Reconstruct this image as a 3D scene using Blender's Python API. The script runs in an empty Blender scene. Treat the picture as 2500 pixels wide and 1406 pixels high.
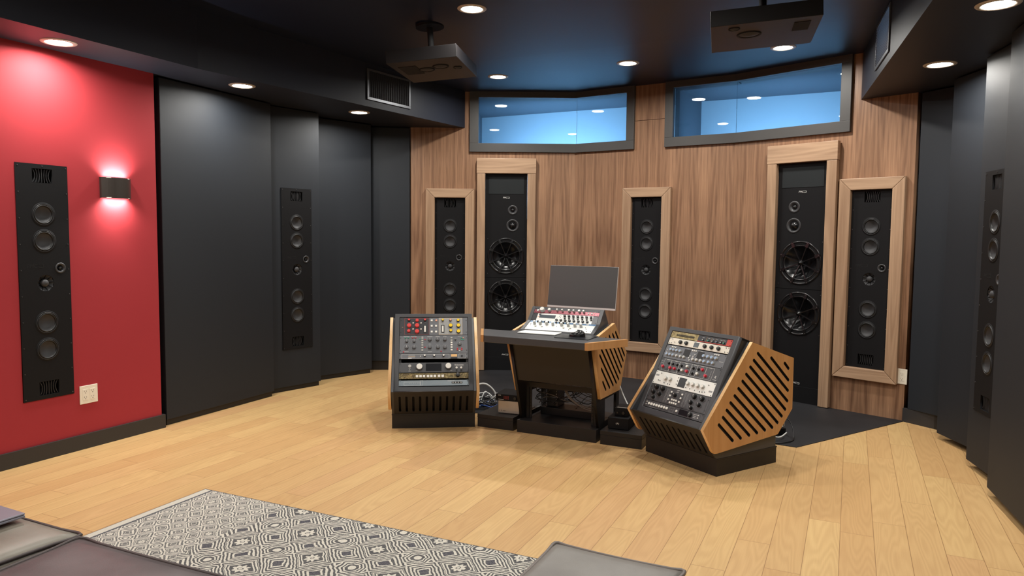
import bpy, math, random
from mathutils import Matrix, Vector
random.seed(7)
PI = math.pi
sc = bpy.context.scene
COL = sc.collection

# ------------------------------------------------------------------ materials
def lin(c):
    r = []
    for v in c[:3]:
        v /= 255.0
        r.append(v / 12.92 if v <= 0.04045 else ((v + 0.055) / 1.055) ** 2.4)
    return (r[0], r[1], r[2], 1.0)

class NT:
    def __init__(s, name):
        s.m = bpy.data.materials.new(name); s.m.use_nodes = True
        s.t = s.m.node_tree; s.t.nodes.clear()
        s.out = s.t.nodes.new('ShaderNodeOutputMaterial')
    def n(s, typ, **kw):
        nd = s.t.nodes.new(typ)
        for k, v in kw.items():
            if k.startswith('i_'):
                nd.inputs[int(k[2:]) if k[2:].isdigit() else k[2:].replace('_', ' ')].default_value = v
            else:
                setattr(nd, k, v)
        return nd
    def l(s, a, b): s.t.links.new(a, b)
    def math(s, op, a, b=None, c=None):
        nd = s.t.nodes.new('ShaderNodeMath'); nd.operation = op
        for i, v in enumerate((a, b, c)):
            if v is None: continue
            if isinstance(v, (int, float)): nd.inputs[i].default_value = v
            else: s.l(v, nd.inputs[i])
        return nd.outputs[0]
    def mix(s, f, a, b, mode='MIX'):
        nd = s.t.nodes.new('ShaderNodeMix'); nd.data_type = 'RGBA'; nd.blend_type = mode
        for i, v in ((0, f), (6, a), (7, b)):
            if isinstance(v, (int, float, tuple)): nd.inputs[i].default_value = v
            else: s.l(v, nd.inputs[i])
        return nd.outputs[2]
    def ramp(s, f, stops):
        nd = s.t.nodes.new('ShaderNodeValToRGB'); cr = nd.color_ramp
        while len(cr.elements) < len(stops): cr.elements.new(0.5)
        for e, (p, c) in zip(cr.elements, stops): e.position = p; e.color = c
        s.l(f, nd.inputs[0]); return nd.outputs[0]
    def bsdf(s, col, rough=0.5, metal=0.0, spec=0.5, bump=None, bstr=0.1, bdist=0.01, rlink=None, coat=0.0):
        b = s.t.nodes.new('ShaderNodeBsdfPrincipled')
        if isinstance(col, tuple): b.inputs['Base Color'].default_value = col
        else: s.l(col, b.inputs['Base Color'])
        b.inputs['Roughness'].default_value = rough
        if rlink is not None: s.l(rlink, b.inputs['Roughness'])
        b.inputs['Metallic'].default_value = metal
        b.inputs['Specular IOR Level'].default_value = spec
        b.inputs['Coat Weight'].default_value = coat
        if bump is not None:
            bp = s.t.nodes.new('ShaderNodeBump'); bp.inputs['Strength'].default_value = bstr
            bp.inputs['Distance'].default_value = bdist
            s.l(bump, bp.inputs['Height']); s.l(bp.outputs[0], b.inputs['Normal'])
        s.l(b.outputs[0], s.out.inputs[0]); return b

def plain(name, rgb, rough=0.5, metal=0.0, spec=0.5, noise=0.0, nscale=400, coat=0.0):
    t = NT(name)
    bump = None
    if noise:
        tc = t.n('ShaderNodeTexCoord'); nz = t.n('ShaderNodeTexNoise'); nz.inputs['Scale'].default_value = nscale
        nz.inputs['Detail'].default_value = 3
        t.l(tc.outputs['Object'], nz.inputs['Vector']); bump = nz.outputs[0]
    t.bsdf(lin(rgb), rough, metal, spec, bump, noise, 0.002, coat=coat)
    return t.m

def wood(name, dark, light, scale=1.0, rough=0.45, axis='Z', cath=0.5, spec=0.4, fine=0.35, leaf=0.0):
    """veneer: grain runs along axis, object coordinates"""
    t = NT(name)
    tc = t.n('ShaderNodeTexCoord')
    mp = t.n('ShaderNodeMapping')
    sc_ = {'Z': (7, 7, 0.42), 'X': (0.55, 7, 7), 'Y': (7, 0.55, 7)}[axis]
    mp.inputs['Scale'].default_value = tuple(v * scale for v in sc_)
    src = tc.outputs['Object']
    if leaf:
        sx = t.n('ShaderNodeSeparateXYZ'); t.l(src, sx.inputs[0]); cx = t.n('ShaderNodeCombineXYZ')
        t.l(t.math('PINGPONG', sx.outputs[0], leaf), cx.inputs[0])
        t.l(t.math('MULTIPLY', t.math('FLOOR', t.math('DIVIDE', sx.outputs[0], leaf * 6)), 3.3), cx.inputs[1]); t.l(sx.outputs[2], cx.inputs[2]); src = cx.outputs[0]
    t.l(src, mp.inputs[0])
    n1 = t.n('ShaderNodeTexNoise'); n1.inputs['Scale'].default_value = 1.0; n1.inputs['Detail'].default_value = 4
    n1.inputs['Distortion'].default_value = 0.6
    t.l(mp.outputs[0], n1.inputs['Vector'])
    # growth ring contours of the smooth noise
    n0 = t.n('ShaderNodeTexNoise'); n0.inputs['Scale'].default_value = 0.8; n0.inputs['Detail'].default_value = 1
    t.l(mp.outputs[0], n0.inputs['Vector'])
    ring = t.math('SINE', t.math('MULTIPLY', n0.outputs[0], 70.0))
    ring = t.math('MULTIPLY_ADD', ring, 0.5, 0.5)
    n2 = t.n('ShaderNodeTexNoise'); n2.inputs['Scale'].default_value = 1.0; n2.inputs['Detail'].default_value = 3
    mp2 = t.n('ShaderNodeMapping')
    s2 = {'Z': (90, 90, 3.5), 'X': (3.5, 90, 90), 'Y': (90, 3.5, 90)}[axis]
    mp2.inputs['Scale'].default_value = tuple(v * scale for v in s2)
    t.l(src, mp2.inputs[0]); t.l(mp2.outputs[0], n2.inputs['Vector'])
    f = t.math('MULTIPLY_ADD', ring, cath * 0.35, t.math('MULTIPLY', n1.outputs[0], 0.75 - cath * 0.2))
    f = t.math('ADD', f, t.math('MULTIPLY_ADD', n2.outputs[0], fine, -fine * 0.5))
    col = t.ramp(f, [(0.2, lin(dark)), (0.75, lin(light))])
    t.bsdf(col, rough, 0, spec, n2.outputs[0], 0.05, 0.001)
    return t.m

def wall_paint(name, rgb, rough=0.6, spec=0.3):
    t = NT(name)
    tc = t.n('ShaderNodeTexCoord'); nz = t.n('ShaderNodeTexNoise'); nz.inputs['Scale'].default_value = 180
    nz.inputs['Detail'].default_value = 2
    t.l(tc.outputs['Object'], nz.inputs['Vector'])
    n3 = t.n('ShaderNodeTexNoise'); n3.inputs['Scale'].default_value = 1.5
    t.l(tc.outputs['Object'], n3.inputs['Vector'])
    c = lin(rgb); c2 = tuple(v * 0.92 for v in c[:3]) + (1,)
    t.bsdf(t.mix(n3.outputs[0], c2, c), rough, 0, spec, nz.outputs[0], 0.12, 0.001)
    return t.m

def floor_material():
    t = NT('oak_planks')
    tc = t.n('ShaderNodeTexCoord')
    rot = t.n('ShaderNodeMapping'); rot.inputs['Rotation'].default_value = (0, 0, math.radians(25.0))
    t.l(tc.outputs['Object'], rot.inputs[0])
    sp = t.n('ShaderNodeSeparateXYZ'); t.l(rot.outputs[0], sp.inputs[0])
    W, Lg = 0.1365, 1.15
    px = t.math('DIVIDE', sp.outputs[0], W)
    row = t.math('FLOOR', px)
    wn = t.n('ShaderNodeTexWhiteNoise'); wn.noise_dimensions = '1D'; t.l(row, wn.inputs['W'])
    off = t.math('MULTIPLY', wn.outputs['Value'], 5.0)
    py = t.math('ADD', t.math('DIVIDE', sp.outputs[1], Lg), off)
    brd = t.math('FLOOR', py)
    cv = t.n('ShaderNodeCombineXYZ'); t.l(row, cv.inputs[0]); t.l(brd, cv.inputs[1])
    wn2 = t.n('ShaderNodeTexWhiteNoise'); wn2.noise_dimensions = '2D'; t.l(cv.outputs[0], wn2.inputs['Vector'])
    # grain coordinates: stretched along the board, shifted per board
    sc1 = t.n('ShaderNodeVectorMath'); sc1.operation = 'MULTIPLY'; sc1.inputs[1].default_value = (9, 0.9, 1)
    t.l(rot.outputs[0], sc1.inputs[0])
    ad = t.n('ShaderNodeVectorMath'); ad.operation = 'MULTIPLY_ADD'; ad.inputs[1].default_value = (37, 53, 11)
    t.l(wn2.outputs['Color'], ad.inputs[0]); t.l(sc1.outputs[0], ad.inputs[2])
    n0 = t.n('ShaderNodeTexNoise'); n0.inputs['Scale'].default_value = 0.9; n0.inputs['Detail'].default_value = 1.5
    t.l(ad.outputs[0], n0.inputs['Vector'])
    ring = t.math('MULTIPLY_ADD', t.math('SINE', t.math('MULTIPLY', n0.outputs[0], 120.0)), 0.5, 0.5)
    sc2 = t.n('ShaderNodeVectorMath'); sc2.operation = 'MULTIPLY'; sc2.inputs[1].default_value = (26, 6.0, 1)
    t.l(ad.outputs[0], sc2.inputs[0])
    n2 = t.n('ShaderNodeTexNoise'); n2.inputs['Scale'].default_value = 1; n2.inputs['Detail'].default_value = 3
    t.l(sc2.outputs[0], n2.inputs['Vector'])
    n3 = t.n('ShaderNodeTexNoise'); n3.inputs['Scale'].default_value = 0.5; n3.inputs['Detail'].default_value = 2
    t.l(ad.outputs[0], n3.inputs['Vector'])
    base = t.ramp(wn2.outputs['Value'], [(0.0, lin((207, 168, 115))), (0.35, lin((213, 176, 122))), (0.7, lin((219, 185, 128))), (1.0, lin((209, 168, 119)))])
    g = t.math('MULTIPLY_ADD', ring, 0.20, t.math('MULTIPLY', n2.outputs[0], 0.30))
    g = t.math('ADD', g, t.math('MULTIPLY_ADD', n3.outputs[0], 0.5, -0.15))
    col = t.mix(t.math('MULTIPLY', g, 0.85), base, lin((168, 124, 80)))
    # seams
    fx = t.math('FRACT', px); dx = t.math('MINIMUM', fx, t.math('SUBTRACT', 1.0, fx))
    sx = t.math('LESS_THAN', dx, 0.009)
    fy = t.math('FRACT', py); dy = t.math('MINIMUM', fy, t.math('SUBTRACT', 1.0, fy))
    sy = t.math('LESS_THAN', dy, 0.0010)
    seam = t.math('MAXIMUM', sx, sy)
    col = t.mix(t.math('MULTIPLY', seam, 0.7), col, lin((120, 80, 48)))
    t.bsdf(col, 0.42, 0, 0.35, t.math('SUBTRACT', n2.outputs[0], seam), 0.06, 0.001)
    return t.m

def rug_material():
    t = NT('woven_rug')
    tc = t.n('ShaderNodeTexCoord')
    wz = t.n('ShaderNodeTexNoise'); wz.inputs['Scale'].default_value = 30; wz.inputs['Detail'].default_value = 3
    t.l(tc.outputs['Object'], wz.inputs['Vector'])
    wz2 = t.n('ShaderNodeTexNoise'); wz2.inputs['Scale'].default_value = 7; wz2.inputs['Detail'].default_value = 1
    t.l(tc.outputs['Object'], wz2.inputs['Vector'])
    a1 = t.n('ShaderNodeVectorMath'); a1.operation = 'MULTIPLY_ADD'; a1.inputs[1].default_value = (0.016, 0.016, 0)
    t.l(wz.outputs['Color'], a1.inputs[0]); t.l(tc.outputs['Object'], a1.inputs[2])
    a2 = t.n('ShaderNodeVectorMath'); a2.operation = 'MULTIPLY_ADD'; a2.inputs[1].default_value = (0.03, 0.03, 0)
    t.l(wz2.outputs['Color'], a2.inputs[0]); t.l(a1.outputs[0], a2.inputs[2])
    raw = t.n('ShaderNodeSeparateXYZ'); t.l(tc.outputs['Object'], raw.inputs[0])
    s = t.n('ShaderNodeSeparateXYZ'); t.l(a2.outputs[0], s.inputs[0])
    def pattern(cell, nstr):
        p = t.math('DIVIDE', t.math('SUBTRACT', s.outputs[0], 0.683), cell)
        q = t.math('DIVIDE', t.math('ADD', s.outputs[1], 0.003), cell)
        a = t.math('MULTIPLY', t.math('ADD', p, q), 0.5)
        b = t.math('MULTIPLY', t.math('SUBTRACT', p, q), 0.5)
        def tri(v): return t.math('PINGPONG', v, 0.5)
        fs, ft = tri(a), tri(b)
        M = t.math('MAXIMUM', fs, ft)
        cs, ct = t.math('SUBTRACT', 0.5, fs), t.math('SUBTRACT', 0.5, ft)
        O = t.math('SQRT', t.math('ADD', t.math('MULTIPLY', cs, cs), t.math('MULTIPLY', ct, ct)))
        P = t.math('MINIMUM', t.math('MAXIMUM', cs, t.math('MULTIPLY', ft, 0.8)), t.math('MAXIMUM', t.math('MULTIPLY', fs, 0.8), ct))
        def stripe(v, k, ph): return t.math('GREATER_THAN', t.math('SINE', t.math('MULTIPLY_ADD', v, 2 * PI * k, ph)), 0.0)
        def band(v, a_, b_): return t.math('MULTIPLY', t.math('GREATER_THAN', v, a_), t.math('LESS_THAN', v, b_))
        # flower box: rosette with eight notches, then two white outlines
        ang = t.math('ARCTAN2', t.math('SUBTRACT', t.math('FRACT', t.math('ADD', a, 0.5)), 0.5), t.math('SUBTRACT', t.math('FRACT', t.math('ADD', b, 0.5)), 0.5))
        rad = t.math('SQRT', t.math('ADD', t.math('MULTIPLY', fs, fs), t.math('MULTIPLY', ft, ft)))
        lobe = t.math('MULTIPLY_ADD', t.math('COSINE', t.math('MULTIPLY', ang, 8.0)), 0.022, 0.105)
        flower = t.math('MULTIPLY', t.math('LESS_THAN', rad, lobe), t.math('SUBTRACT', 1.0, band(rad, 0.026, 0.040)))
        box = t.math('MAXIMUM', flower, t.math('MAXIMUM', band(M, 0.148, 0.170), band(M, 0.192, 0.214)))
        inF = t.math('LESS_THAN', M, 0.225)
        Oh = t.math('MAXIMUM', t.math('MAXIMUM', cs, ct), t.math('MULTIPLY', t.math('ADD', cs, ct), 0.72))
        ov = t.math('MAXIMUM', t.math('LESS_THAN', O, 0.065), t.math('MULTIPLY', stripe(Oh, nstr, -1.2), t.math('GREATER_THAN', Oh, 0.085)))
        inO = t.math('LESS_THAN', Oh, 0.235)
        pk = t.math('MULTIPLY', stripe(P, nstr, -2.2), t.math('GREATER_THAN', P, 0.06))
        v = t.mix(inO, pk, ov)
        v = t.mix(inF, v, box)
        return v, t.math('LESS_THAN', P, 0.06)
    v1, pocket = pattern(0.19, 20.0)
    v2, _ = pattern(0.095, 11.0)
    big = t.math('GREATER_THAN', raw.outputs[0], 0.53)
    v = t.mix(big, v2, v1)
    fib = t.n('ShaderNodeTexNoise'); fib.inputs['Scale'].default_value = 260; fib.inputs['Detail'].default_value = 2
    t.l(tc.outputs['Object'], fib.inputs['Vector'])
    darkc = t.mix(t.math('MULTIPLY', pocket, big), lin((58, 60, 66)), lin((50, 52, 68)))
    darkc = t.mix(big, lin((98, 98, 98)), darkc)
    col = t.mix(v, darkc, lin((216, 211, 198)))
    col = t.mix(0.2, col, t.ramp(fib.outputs[0], [(0.3, lin((70, 70, 72))), (0.7, lin((225, 220, 208)))]))
    edge = t.math('LESS_THAN', raw.outputs[0], 0.045)
    col = t.mix(edge, col, lin((200, 196, 184)))
    line = t.math('MULTIPLY', t.math('LESS_THAN', raw.outputs[0], 0.058), t.math('GREATER_THAN', raw.outputs[0], 0.046))
    col = t.mix(line, col, lin((90, 92, 96)))
    bd = t.math('MAXIMUM', t.math('GREATER_THAN', raw.outputs[1], -0.007), t.math('LESS_THAN', raw.outputs[0], 0.006))
    col = t.mix(bd, col, lin((78, 78, 80)))
    t.bsdf(col, 0.95, 0, 0.1, fib.outputs[0], 0.6, 0.004)
    return t.m

def leather(name, c1, c2):
    t = NT(name)
    tc = t.n('ShaderNodeTexCoord')
    n1 = t.n('ShaderNodeTexNoise'); n1.inputs['Scale'].default_value = 4; n1.inputs['Detail'].default_value = 5
    t.l(tc.outputs['Object'], n1.inputs['Vector'])
    vo = t.n('ShaderNodeTexVoronoi'); vo.inputs['Scale'].default_value = 260
    t.l(tc.outputs['Object'], vo.inputs['Vector'])
    t.bsdf(t.ramp(n1.outputs[0], [(0.35, lin(c1)), (0.65, lin(c2))]), 0.42, 0, 0.5, vo.outputs[0], 0.12, 0.001)
    return t.m

def emit(name, rgb, strength):
    t = NT(name); e = t.n('ShaderNodeEmission'); e.inputs[0].default_value = lin(rgb); e.inputs[1].default_value = strength
    t.l(e.outputs[0], t.out.inputs[0]); return t.m

def glass(name, tint=(225, 238, 245), refl=1.0):
    t = NT(name)
    tr = t.n('ShaderNodeBsdfTransparent'); tr.inputs[0].default_value = lin(tint)
    gl = t.n('ShaderNodeBsdfGlossy'); gl.inputs['Roughness'].default_value = 0.01
    fr = t.n('ShaderNodeFresnel'); fr.inputs[0].default_value = 1.5
    mx = t.n('ShaderNodeMixShader')
    t.l(t.math('MULTIPLY', fr.outputs[0], refl), mx.inputs[0]); t.l(tr.outputs[0], mx.inputs[1]); t.l(gl.outputs[0], mx.inputs[2])
    t.l(mx.outputs[0], t.out.inputs[0]); return t.m

def burl(name, c1, c2, sc1=40):
    t = NT(name); tc = t.n('ShaderNodeTexCoord'); n1 = t.n('ShaderNodeTexNoise')
    n1.inputs['Scale'].default_value = sc1; n1.inputs['Detail'].default_value = 6; n1.inputs['Distortion'].default_value = 2
    t.l(tc.outputs['Object'], n1.inputs['Vector'])
    t.bsdf(t.ramp(n1.outputs[0], [(0.35, lin(c1)), (0.7, lin(c2))]), 0.35, 0.3, 0.5); return t.m

def matte_floor(name, c1, c2):
    t = NT(name); tc = t.n('ShaderNodeTexCoord'); n1 = t.n('ShaderNodeTexNoise')
    n1.inputs['Scale'].default_value = 2.2; n1.inputs['Detail'].default_value = 6
    t.l(tc.outputs['Object'], n1.inputs['Vector'])
    t.bsdf(t.ramp(n1.outputs[0], [(0.35, lin(c1)), (0.7, lin(c2))]), 0.6, 0, 0.35, n1.outputs[0], 0.1, 0.003); return t.m

M = {
 'floor': floor_material(), 'rug': rug_material(),
 'walnut': wood('walnut_veneer', (108, 77, 57), (181, 140, 108), 1.0, 0.42, cath=0.42, leaf=0.16, fine=0.6),
 'frame_v': wood('walnut_frame_upright', (146, 116, 91), (190, 158, 128), 1.3, 0.42, 'Z', 0.45),
 'frame_h': wood('walnut_frame_cross', (152, 122, 97), (196, 164, 134), 1.3, 0.42, 'X', 0.45),
 'cherry': wood('cherry_panel', (182, 132, 80), (206, 157, 104), 1.1, 0.38, 'Z', 0.35, fine=0.15),
 'cherry_edge': wood('cherry_edge', (214, 172, 118), (232, 194, 142), 2.0, 0.4, 'Y', 0.2, fine=0.2),
 'red': wall_paint('red_paint', (164, 54, 60), 0.7, 0.15),
 'navy': wall_paint('navy_ceiling_paint', (20, 28, 48), 0.42, 0.45),
 'soffit': wall_paint('charcoal_soffit_paint', (38, 42, 54), 0.5, 0.35),
 'black_paint': wall_paint('black_trim_paint', (52, 50, 50), 0.45, 0.4),
 'fabric': plain('charcoal_fabric', (25, 30, 37), 0.6, 0, 0.42, 0.35, 700),
 'spk': plain('speaker_black', (18, 18, 20), 0.6, 0, 0.2, 0.15, 500),
 'spk_dark': plain('speaker_void', (8, 8, 9), 0.8),
 'rubber': plain('speaker_rubber', (14, 14, 15), 0.45),
 'cone': plain('speaker_cone', (58, 58, 60), 0.6, 0, 0.4),
 'ring': plain('speaker_trim', (52, 52, 54), 0.4, 0, 0.5),
 'gloss': plain('gloss_black', (18, 18, 20), 0.25, 0, 0.5),
 'hung': plain('hung_speaker_black', (20, 18, 19), 0.45, 0, 0.4),
 'mesh': plain('speaker_mesh', (30, 34, 36), 0.7, 0, 0.3, 0.5, 900),
 'screw': plain('steel_screw', (120, 120, 122), 0.35, 0.9),
 'char': plain('charcoal_laminate', (66, 67, 70), 0.42, 0, 0.45, 0.1, 300),
 'blk': plain('black_laminate', (31, 29, 29), 0.45, 0, 0.4, 0.1, 300),
 'deep': plain('black_cavity', (20, 19, 19), 0.7),
 'modesty': plain('black_brown_panel', (40, 37, 36), 0.5, 0, 0.4),
 'unit_dark': plain('unit_dark_grey', (74, 75, 78), 0.4, 0.2, 0.5),
 'unit_black': plain('unit_black', (52, 52, 56), 0.38, 0.1, 0.5),
 'unit_grey': plain('unit_grey', (104, 106, 110), 0.4, 0.3, 0.5),
 'unit_steel': plain('unit_steel', (128, 138, 144), 0.35, 0.5, 0.5),
 'unit_silver': plain('unit_silver', (176, 176, 174), 0.3, 0.6, 0.5),
 'unit_cream': plain('unit_cream', (226, 220, 206), 0.45),
 'unit_white': plain('unit_white', (232, 233, 228), 0.4),
 'unit_red': plain('unit_wine', (140, 74, 84), 0.35, 0.3),
 'unit_blue': plain('unit_blue', (104, 136, 170), 0.4, 0.2),
 'bronze': burl('unit_bronze', (70, 58, 34), (150, 132, 86), 60),
 'brass': burl('unit_brass', (120, 104, 64), (176, 160, 112), 25),
 'kred': plain('knob_red', (214, 66, 62), 0.35), 'kyel': plain('knob_yellow', (236, 200, 44), 0.35),
 'ksal': plain('knob_salmon', (226, 168, 140), 0.4),
 'kblk': plain('knob_black', (26, 26, 27), 0.4), 'kgry': plain('knob_grey', (96, 97, 100), 0.35, 0.2),
 'kwht': plain('knob_white', (226, 225, 218), 0.35), 'kblu': plain('knob_blue', (150, 172, 200), 0.3),
 'kclr': plain('knob_clear', (176, 176, 172), 0.25), 'kgrn': plain('knob_green', (60, 160, 130), 0.4),
 'kwine': plain('knob_wine', (196, 40, 62), 0.35),
 'print': plain('white_print', (222, 222, 218), 0.6), 'printg': plain('grey_print', (150, 150, 150), 0.6),
 'printr': plain('red_print', (190, 70, 60), 0.6), 'pdark': plain('dark_print', (40, 40, 42), 0.6),
 'screen': plain('dark_screen', (12, 13, 20), 0.3, 0, 0.3), 'lcd': plain('grey_screen', (84, 92, 98), 0.2),
 'orange': plain('amber_label', (230, 184, 120), 0.5),
 'monitor': plain('monitor_screen', (74, 74, 74), 0.38, 0, 0.5), 'alum': plain('aluminium', (216, 208, 204), 0.4, 0.25),
 'nas': plain('silver_case', (186, 178, 168), 0.35, 0.4), 'plate': plain('ivory_plate', (236, 230, 214), 0.4),
 'socket': plain('socket_slot', (60, 56, 50), 0.6),
 'bronze_lamp': plain('sconce_bronze', (74, 68, 64), 0.35, 0.6),
 'vent': plain('vent_metal', (104, 106, 110), 0.35, 0.7), 'vent_dark': plain('vent_fin', (46, 46, 50), 0.4, 0.5),
 'trimring': plain('lamp_trim', (196, 188, 178), 0.4), 'lens': emit('lamp_lens', (255, 250, 238), 30.0),
 'sconce_glow': emit('sconce_lens', (255, 250, 245), 14.0),
 'glass': glass('window_glass'), 'winframe': plain('window_frame_paint', (74, 73, 72), 0.45, 0, 0.4),
 'bluewall': plain('pale_plaster', (214, 222, 228), 0.7), 'blueceil': plain('grey_plaster', (100, 106, 114), 0.7),
 'mat': matte_floor('black_rubber_mat', (26, 26, 29), (40, 40, 43)),
 'olive': leather('olive_grey_leather', (120, 112, 100), (148, 142, 130)),
 'plum': leather('plum_grey_leather', (80, 71, 72), (110, 102, 102)),
 'greyl': leather('grey_leather', (118, 113, 108), (142, 138, 131)),
 'piping': plain('leather_piping', (70, 60, 58), 0.45), 'pipingg': plain('grey_piping', (112, 102, 96), 0.45),
 'laptop': plain('laptop_shell', (150, 148, 160), 0.35, 0.4),
 'cw': plain('white_cable', (206, 208, 206), 0.45), 'cb': plain('black_cable', (22, 22, 24), 0.4), 'cbl': plain('blue_cable', (54, 92, 170), 0.45),
 'cg': plain('grey_cable', (108, 102, 98), 0.5),
}
def get(m): return M[m] if isinstance(m, str) else m

# ------------------------------------------------------------------ mesh builder
class MB:
    def __init__(s): s.v = []; s.f = []; s.mi = []; s.sm = []; s.mats = []; s.X = Matrix.Identity(4)
    def idx(s, m):
        m = get(m)
        if m not in s.mats: s.mats.append(m)
        return s.mats.index(m)
    def add(s, vs, fs, m, smooth=False):
        b = len(s.v); X = s.X
        s.v += [tuple(X @ Vector(p)) for p in vs]
        i = s.idx(m)
        for f in fs: s.f.append([b + k for k in f]); s.mi.append(i); s.sm.append(smooth)
        return s
    def box(s, x0, x1, y0, y1, z0, z1, m):
        vs = [(x0,y0,z0),(x1,y0,z0),(x1,y1,z0),(x0,y1,z0),(x0,y0,z1),(x1,y0,z1),(x1,y1,z1),(x0,y1,z1)]
        return s.add(vs, [(0,3,2,1),(4,5,6,7),(0,1,5,4),(1,2,6,5),(2,3,7,6),(3,0,4,7)], m)
    def prism(s, poly, a, b, axis, m):
        """polygon in the plane normal to axis, extruded from a to b"""
        def P(p, t):
            return {'x': (t, p[0], p[1]), 'y': (p[0], t, p[1]), 'z': (p[0], p[1], t)}[axis]
        n = len(poly)
        vs = [P(p, a) for p in poly] + [P(p, b) for p in poly]
        fs = [tuple(range(n))[::-1], tuple(range(n, 2 * n))] + [(i, (i + 1) % n, n + (i + 1) % n, n + i) for i in range(n)]
        return s.add(vs, fs, m)
    def cyl(s, c, r, y0, y1, m, seg=20, axis='y', r2=None, smooth=True, cap=None):
        r2 = r if r2 is None else r2
        def P(a, rr, t):
            u, w = rr * math.cos(a), rr * math.sin(a)
            return {'y': (c[0] + u, t, c[1] + w), 'z': (c[0] + u, c[1] + w, t), 'x': (t, c[0] + u, c[1] + w)}[axis]
        vs = [P(2 * PI * i / seg, r, y0) for i in range(seg)] + [P(2 * PI * i / seg, r2, y1) for i in range(seg)]
        s.add(vs, [(i, (i + 1) % seg, seg + (i + 1) % seg, seg + i) for i in range(seg)], m, smooth)
        s.add(vs, [tuple(range(seg))[::-1]], cap or m); s.add(vs, [tuple(range(seg, 2 * seg))], m)
        return s
    def lathe(s, prof, c, m, seg=32):
        """profile [(r, y)] spun round the y axis through (c.x, c.z)"""
        vs = []
        for r, y in prof:
            for i in range(seg):
                a = 2 * PI * i / seg; vs.append((c[0] + r * math.cos(a), y, c[1] + r * math.sin(a)))
        fs = []
        for k in range(len(prof) - 1):
            for i in range(seg):
                j = (i + 1) % seg; fs.append((k * seg + i, k * seg + j, (k + 1) * seg + j, (k + 1) * seg + i))
        return s.add(vs, fs, m, True)
    def ringz(s, prof, c, m, seg=32):
        """profile [(r, z)] spun round the vertical axis through c"""
        vs = []
        for r, z in prof:
            for i in range(seg):
                a = 2 * PI * i / seg; vs.append((c[0] + r * math.cos(a), c[1] + r * math.sin(a), z))
        fs = []
        for k in range(len(prof) - 1):
            for i in range(seg):
                j = (i + 1) % seg; fs.append((k * seg + i, k * seg + j, (k + 1) * seg + j, (k + 1) * seg + i))
        return s.add(vs, fs, m, True)
    def tube(s, pts, r, m, seg=8, sub=6):
        P = [Vector(p) for p in pts]
        if len(P) > 2:
            Q = []
            for i in range(len(P) - 1):
                p0 = P[max(i - 1, 0)]; p1 = P[i]; p2 = P[i + 1]; p3 = P[min(i + 2, len(P) - 1)]
                for k in range(sub):
                    t = k / sub
                    Q.append(0.5 * ((2 * p1) + (p2 - p0) * t + (2 * p0 - 5 * p1 + 4 * p2 - p3) * t * t + (3 * p1 - p0 - 3 * p2 + p3) * t ** 3))
            Q.append(P[-1]); P = Q
        vs = []; up = Vector((0.13, 0.21, 0.97))
        for i, p in enumerate(P):
            d = (P[min(i + 1, len(P) - 1)] - P[max(i - 1, 0)]).normalized()
            a = d.cross(up)
            if a.length < 1e-3: a = d.cross(Vector((1, 0, 0)))
            a.normalize(); b = d.cross(a)
            for k in range(seg):
                an = 2 * PI * k / seg; vs.append(tuple(p + (a * math.cos(an) + b * math.sin(an)) * r))
        n = len(P); fs = []
        for i in range(n - 1):
            for k in range(seg):
                j = (k + 1) % seg; fs.append((i * seg + k, i * seg + j, (i + 1) * seg + j, (i + 1) * seg + k))
        fs += [tuple(range(seg))[::-1], tuple(range((n - 1) * seg, n * seg))]
        return s.add(vs, fs, m, True)
    def mesh(s, name):
        me = bpy.data.meshes.new(name); me.from_pydata(s.v, [], s.f)
        for m in s.mats: me.materials.append(m)
        me.polygons.foreach_set('material_index', s.mi); me.polygons.foreach_set('use_smooth', s.sm)
        me.update(); return me
    def build(s, name, parent=None, bevel=0, loc=None, X=None):
        o = bpy.data.objects.new(name, s.mesh(name)); COL.objects.link(o)
        if parent is not None: o.parent = parent
        if X is not None: o.matrix_basis = X
        if loc is not None: o.location = loc
        if bevel:
            b = o.modifiers.new('bevel', 'BEVEL'); b.width = bevel; b.segments = 2; b.limit_method = 'ANGLE'
        return o

def tag(o, label=None, cat=None, group=None, kind=None):
    if label: o['label'] = label
    if cat: o['category'] = cat
    if group: o['group'] = group
    if kind: o['kind'] = kind
    return o
def frame(O, u, z=0.0):
    u = Vector((u[0], u[1], 0)).normalized(); v = Vector((-u.y, u.x, 0))
    X = Matrix(((u.x, v.x, 0, O[0]), (u.y, v.y, 0, O[1]), (0, 0, 1, z), (0, 0, 0, 1)))
    return X
def empty(name, X):
    o = bpy.data.objects.new(name, None); COL.objects.link(o); o.empty_display_size = 0.1; o.matrix_basis = X; return o
def T(x, y, z): return Matrix.Translation((x, y, z))

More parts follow.
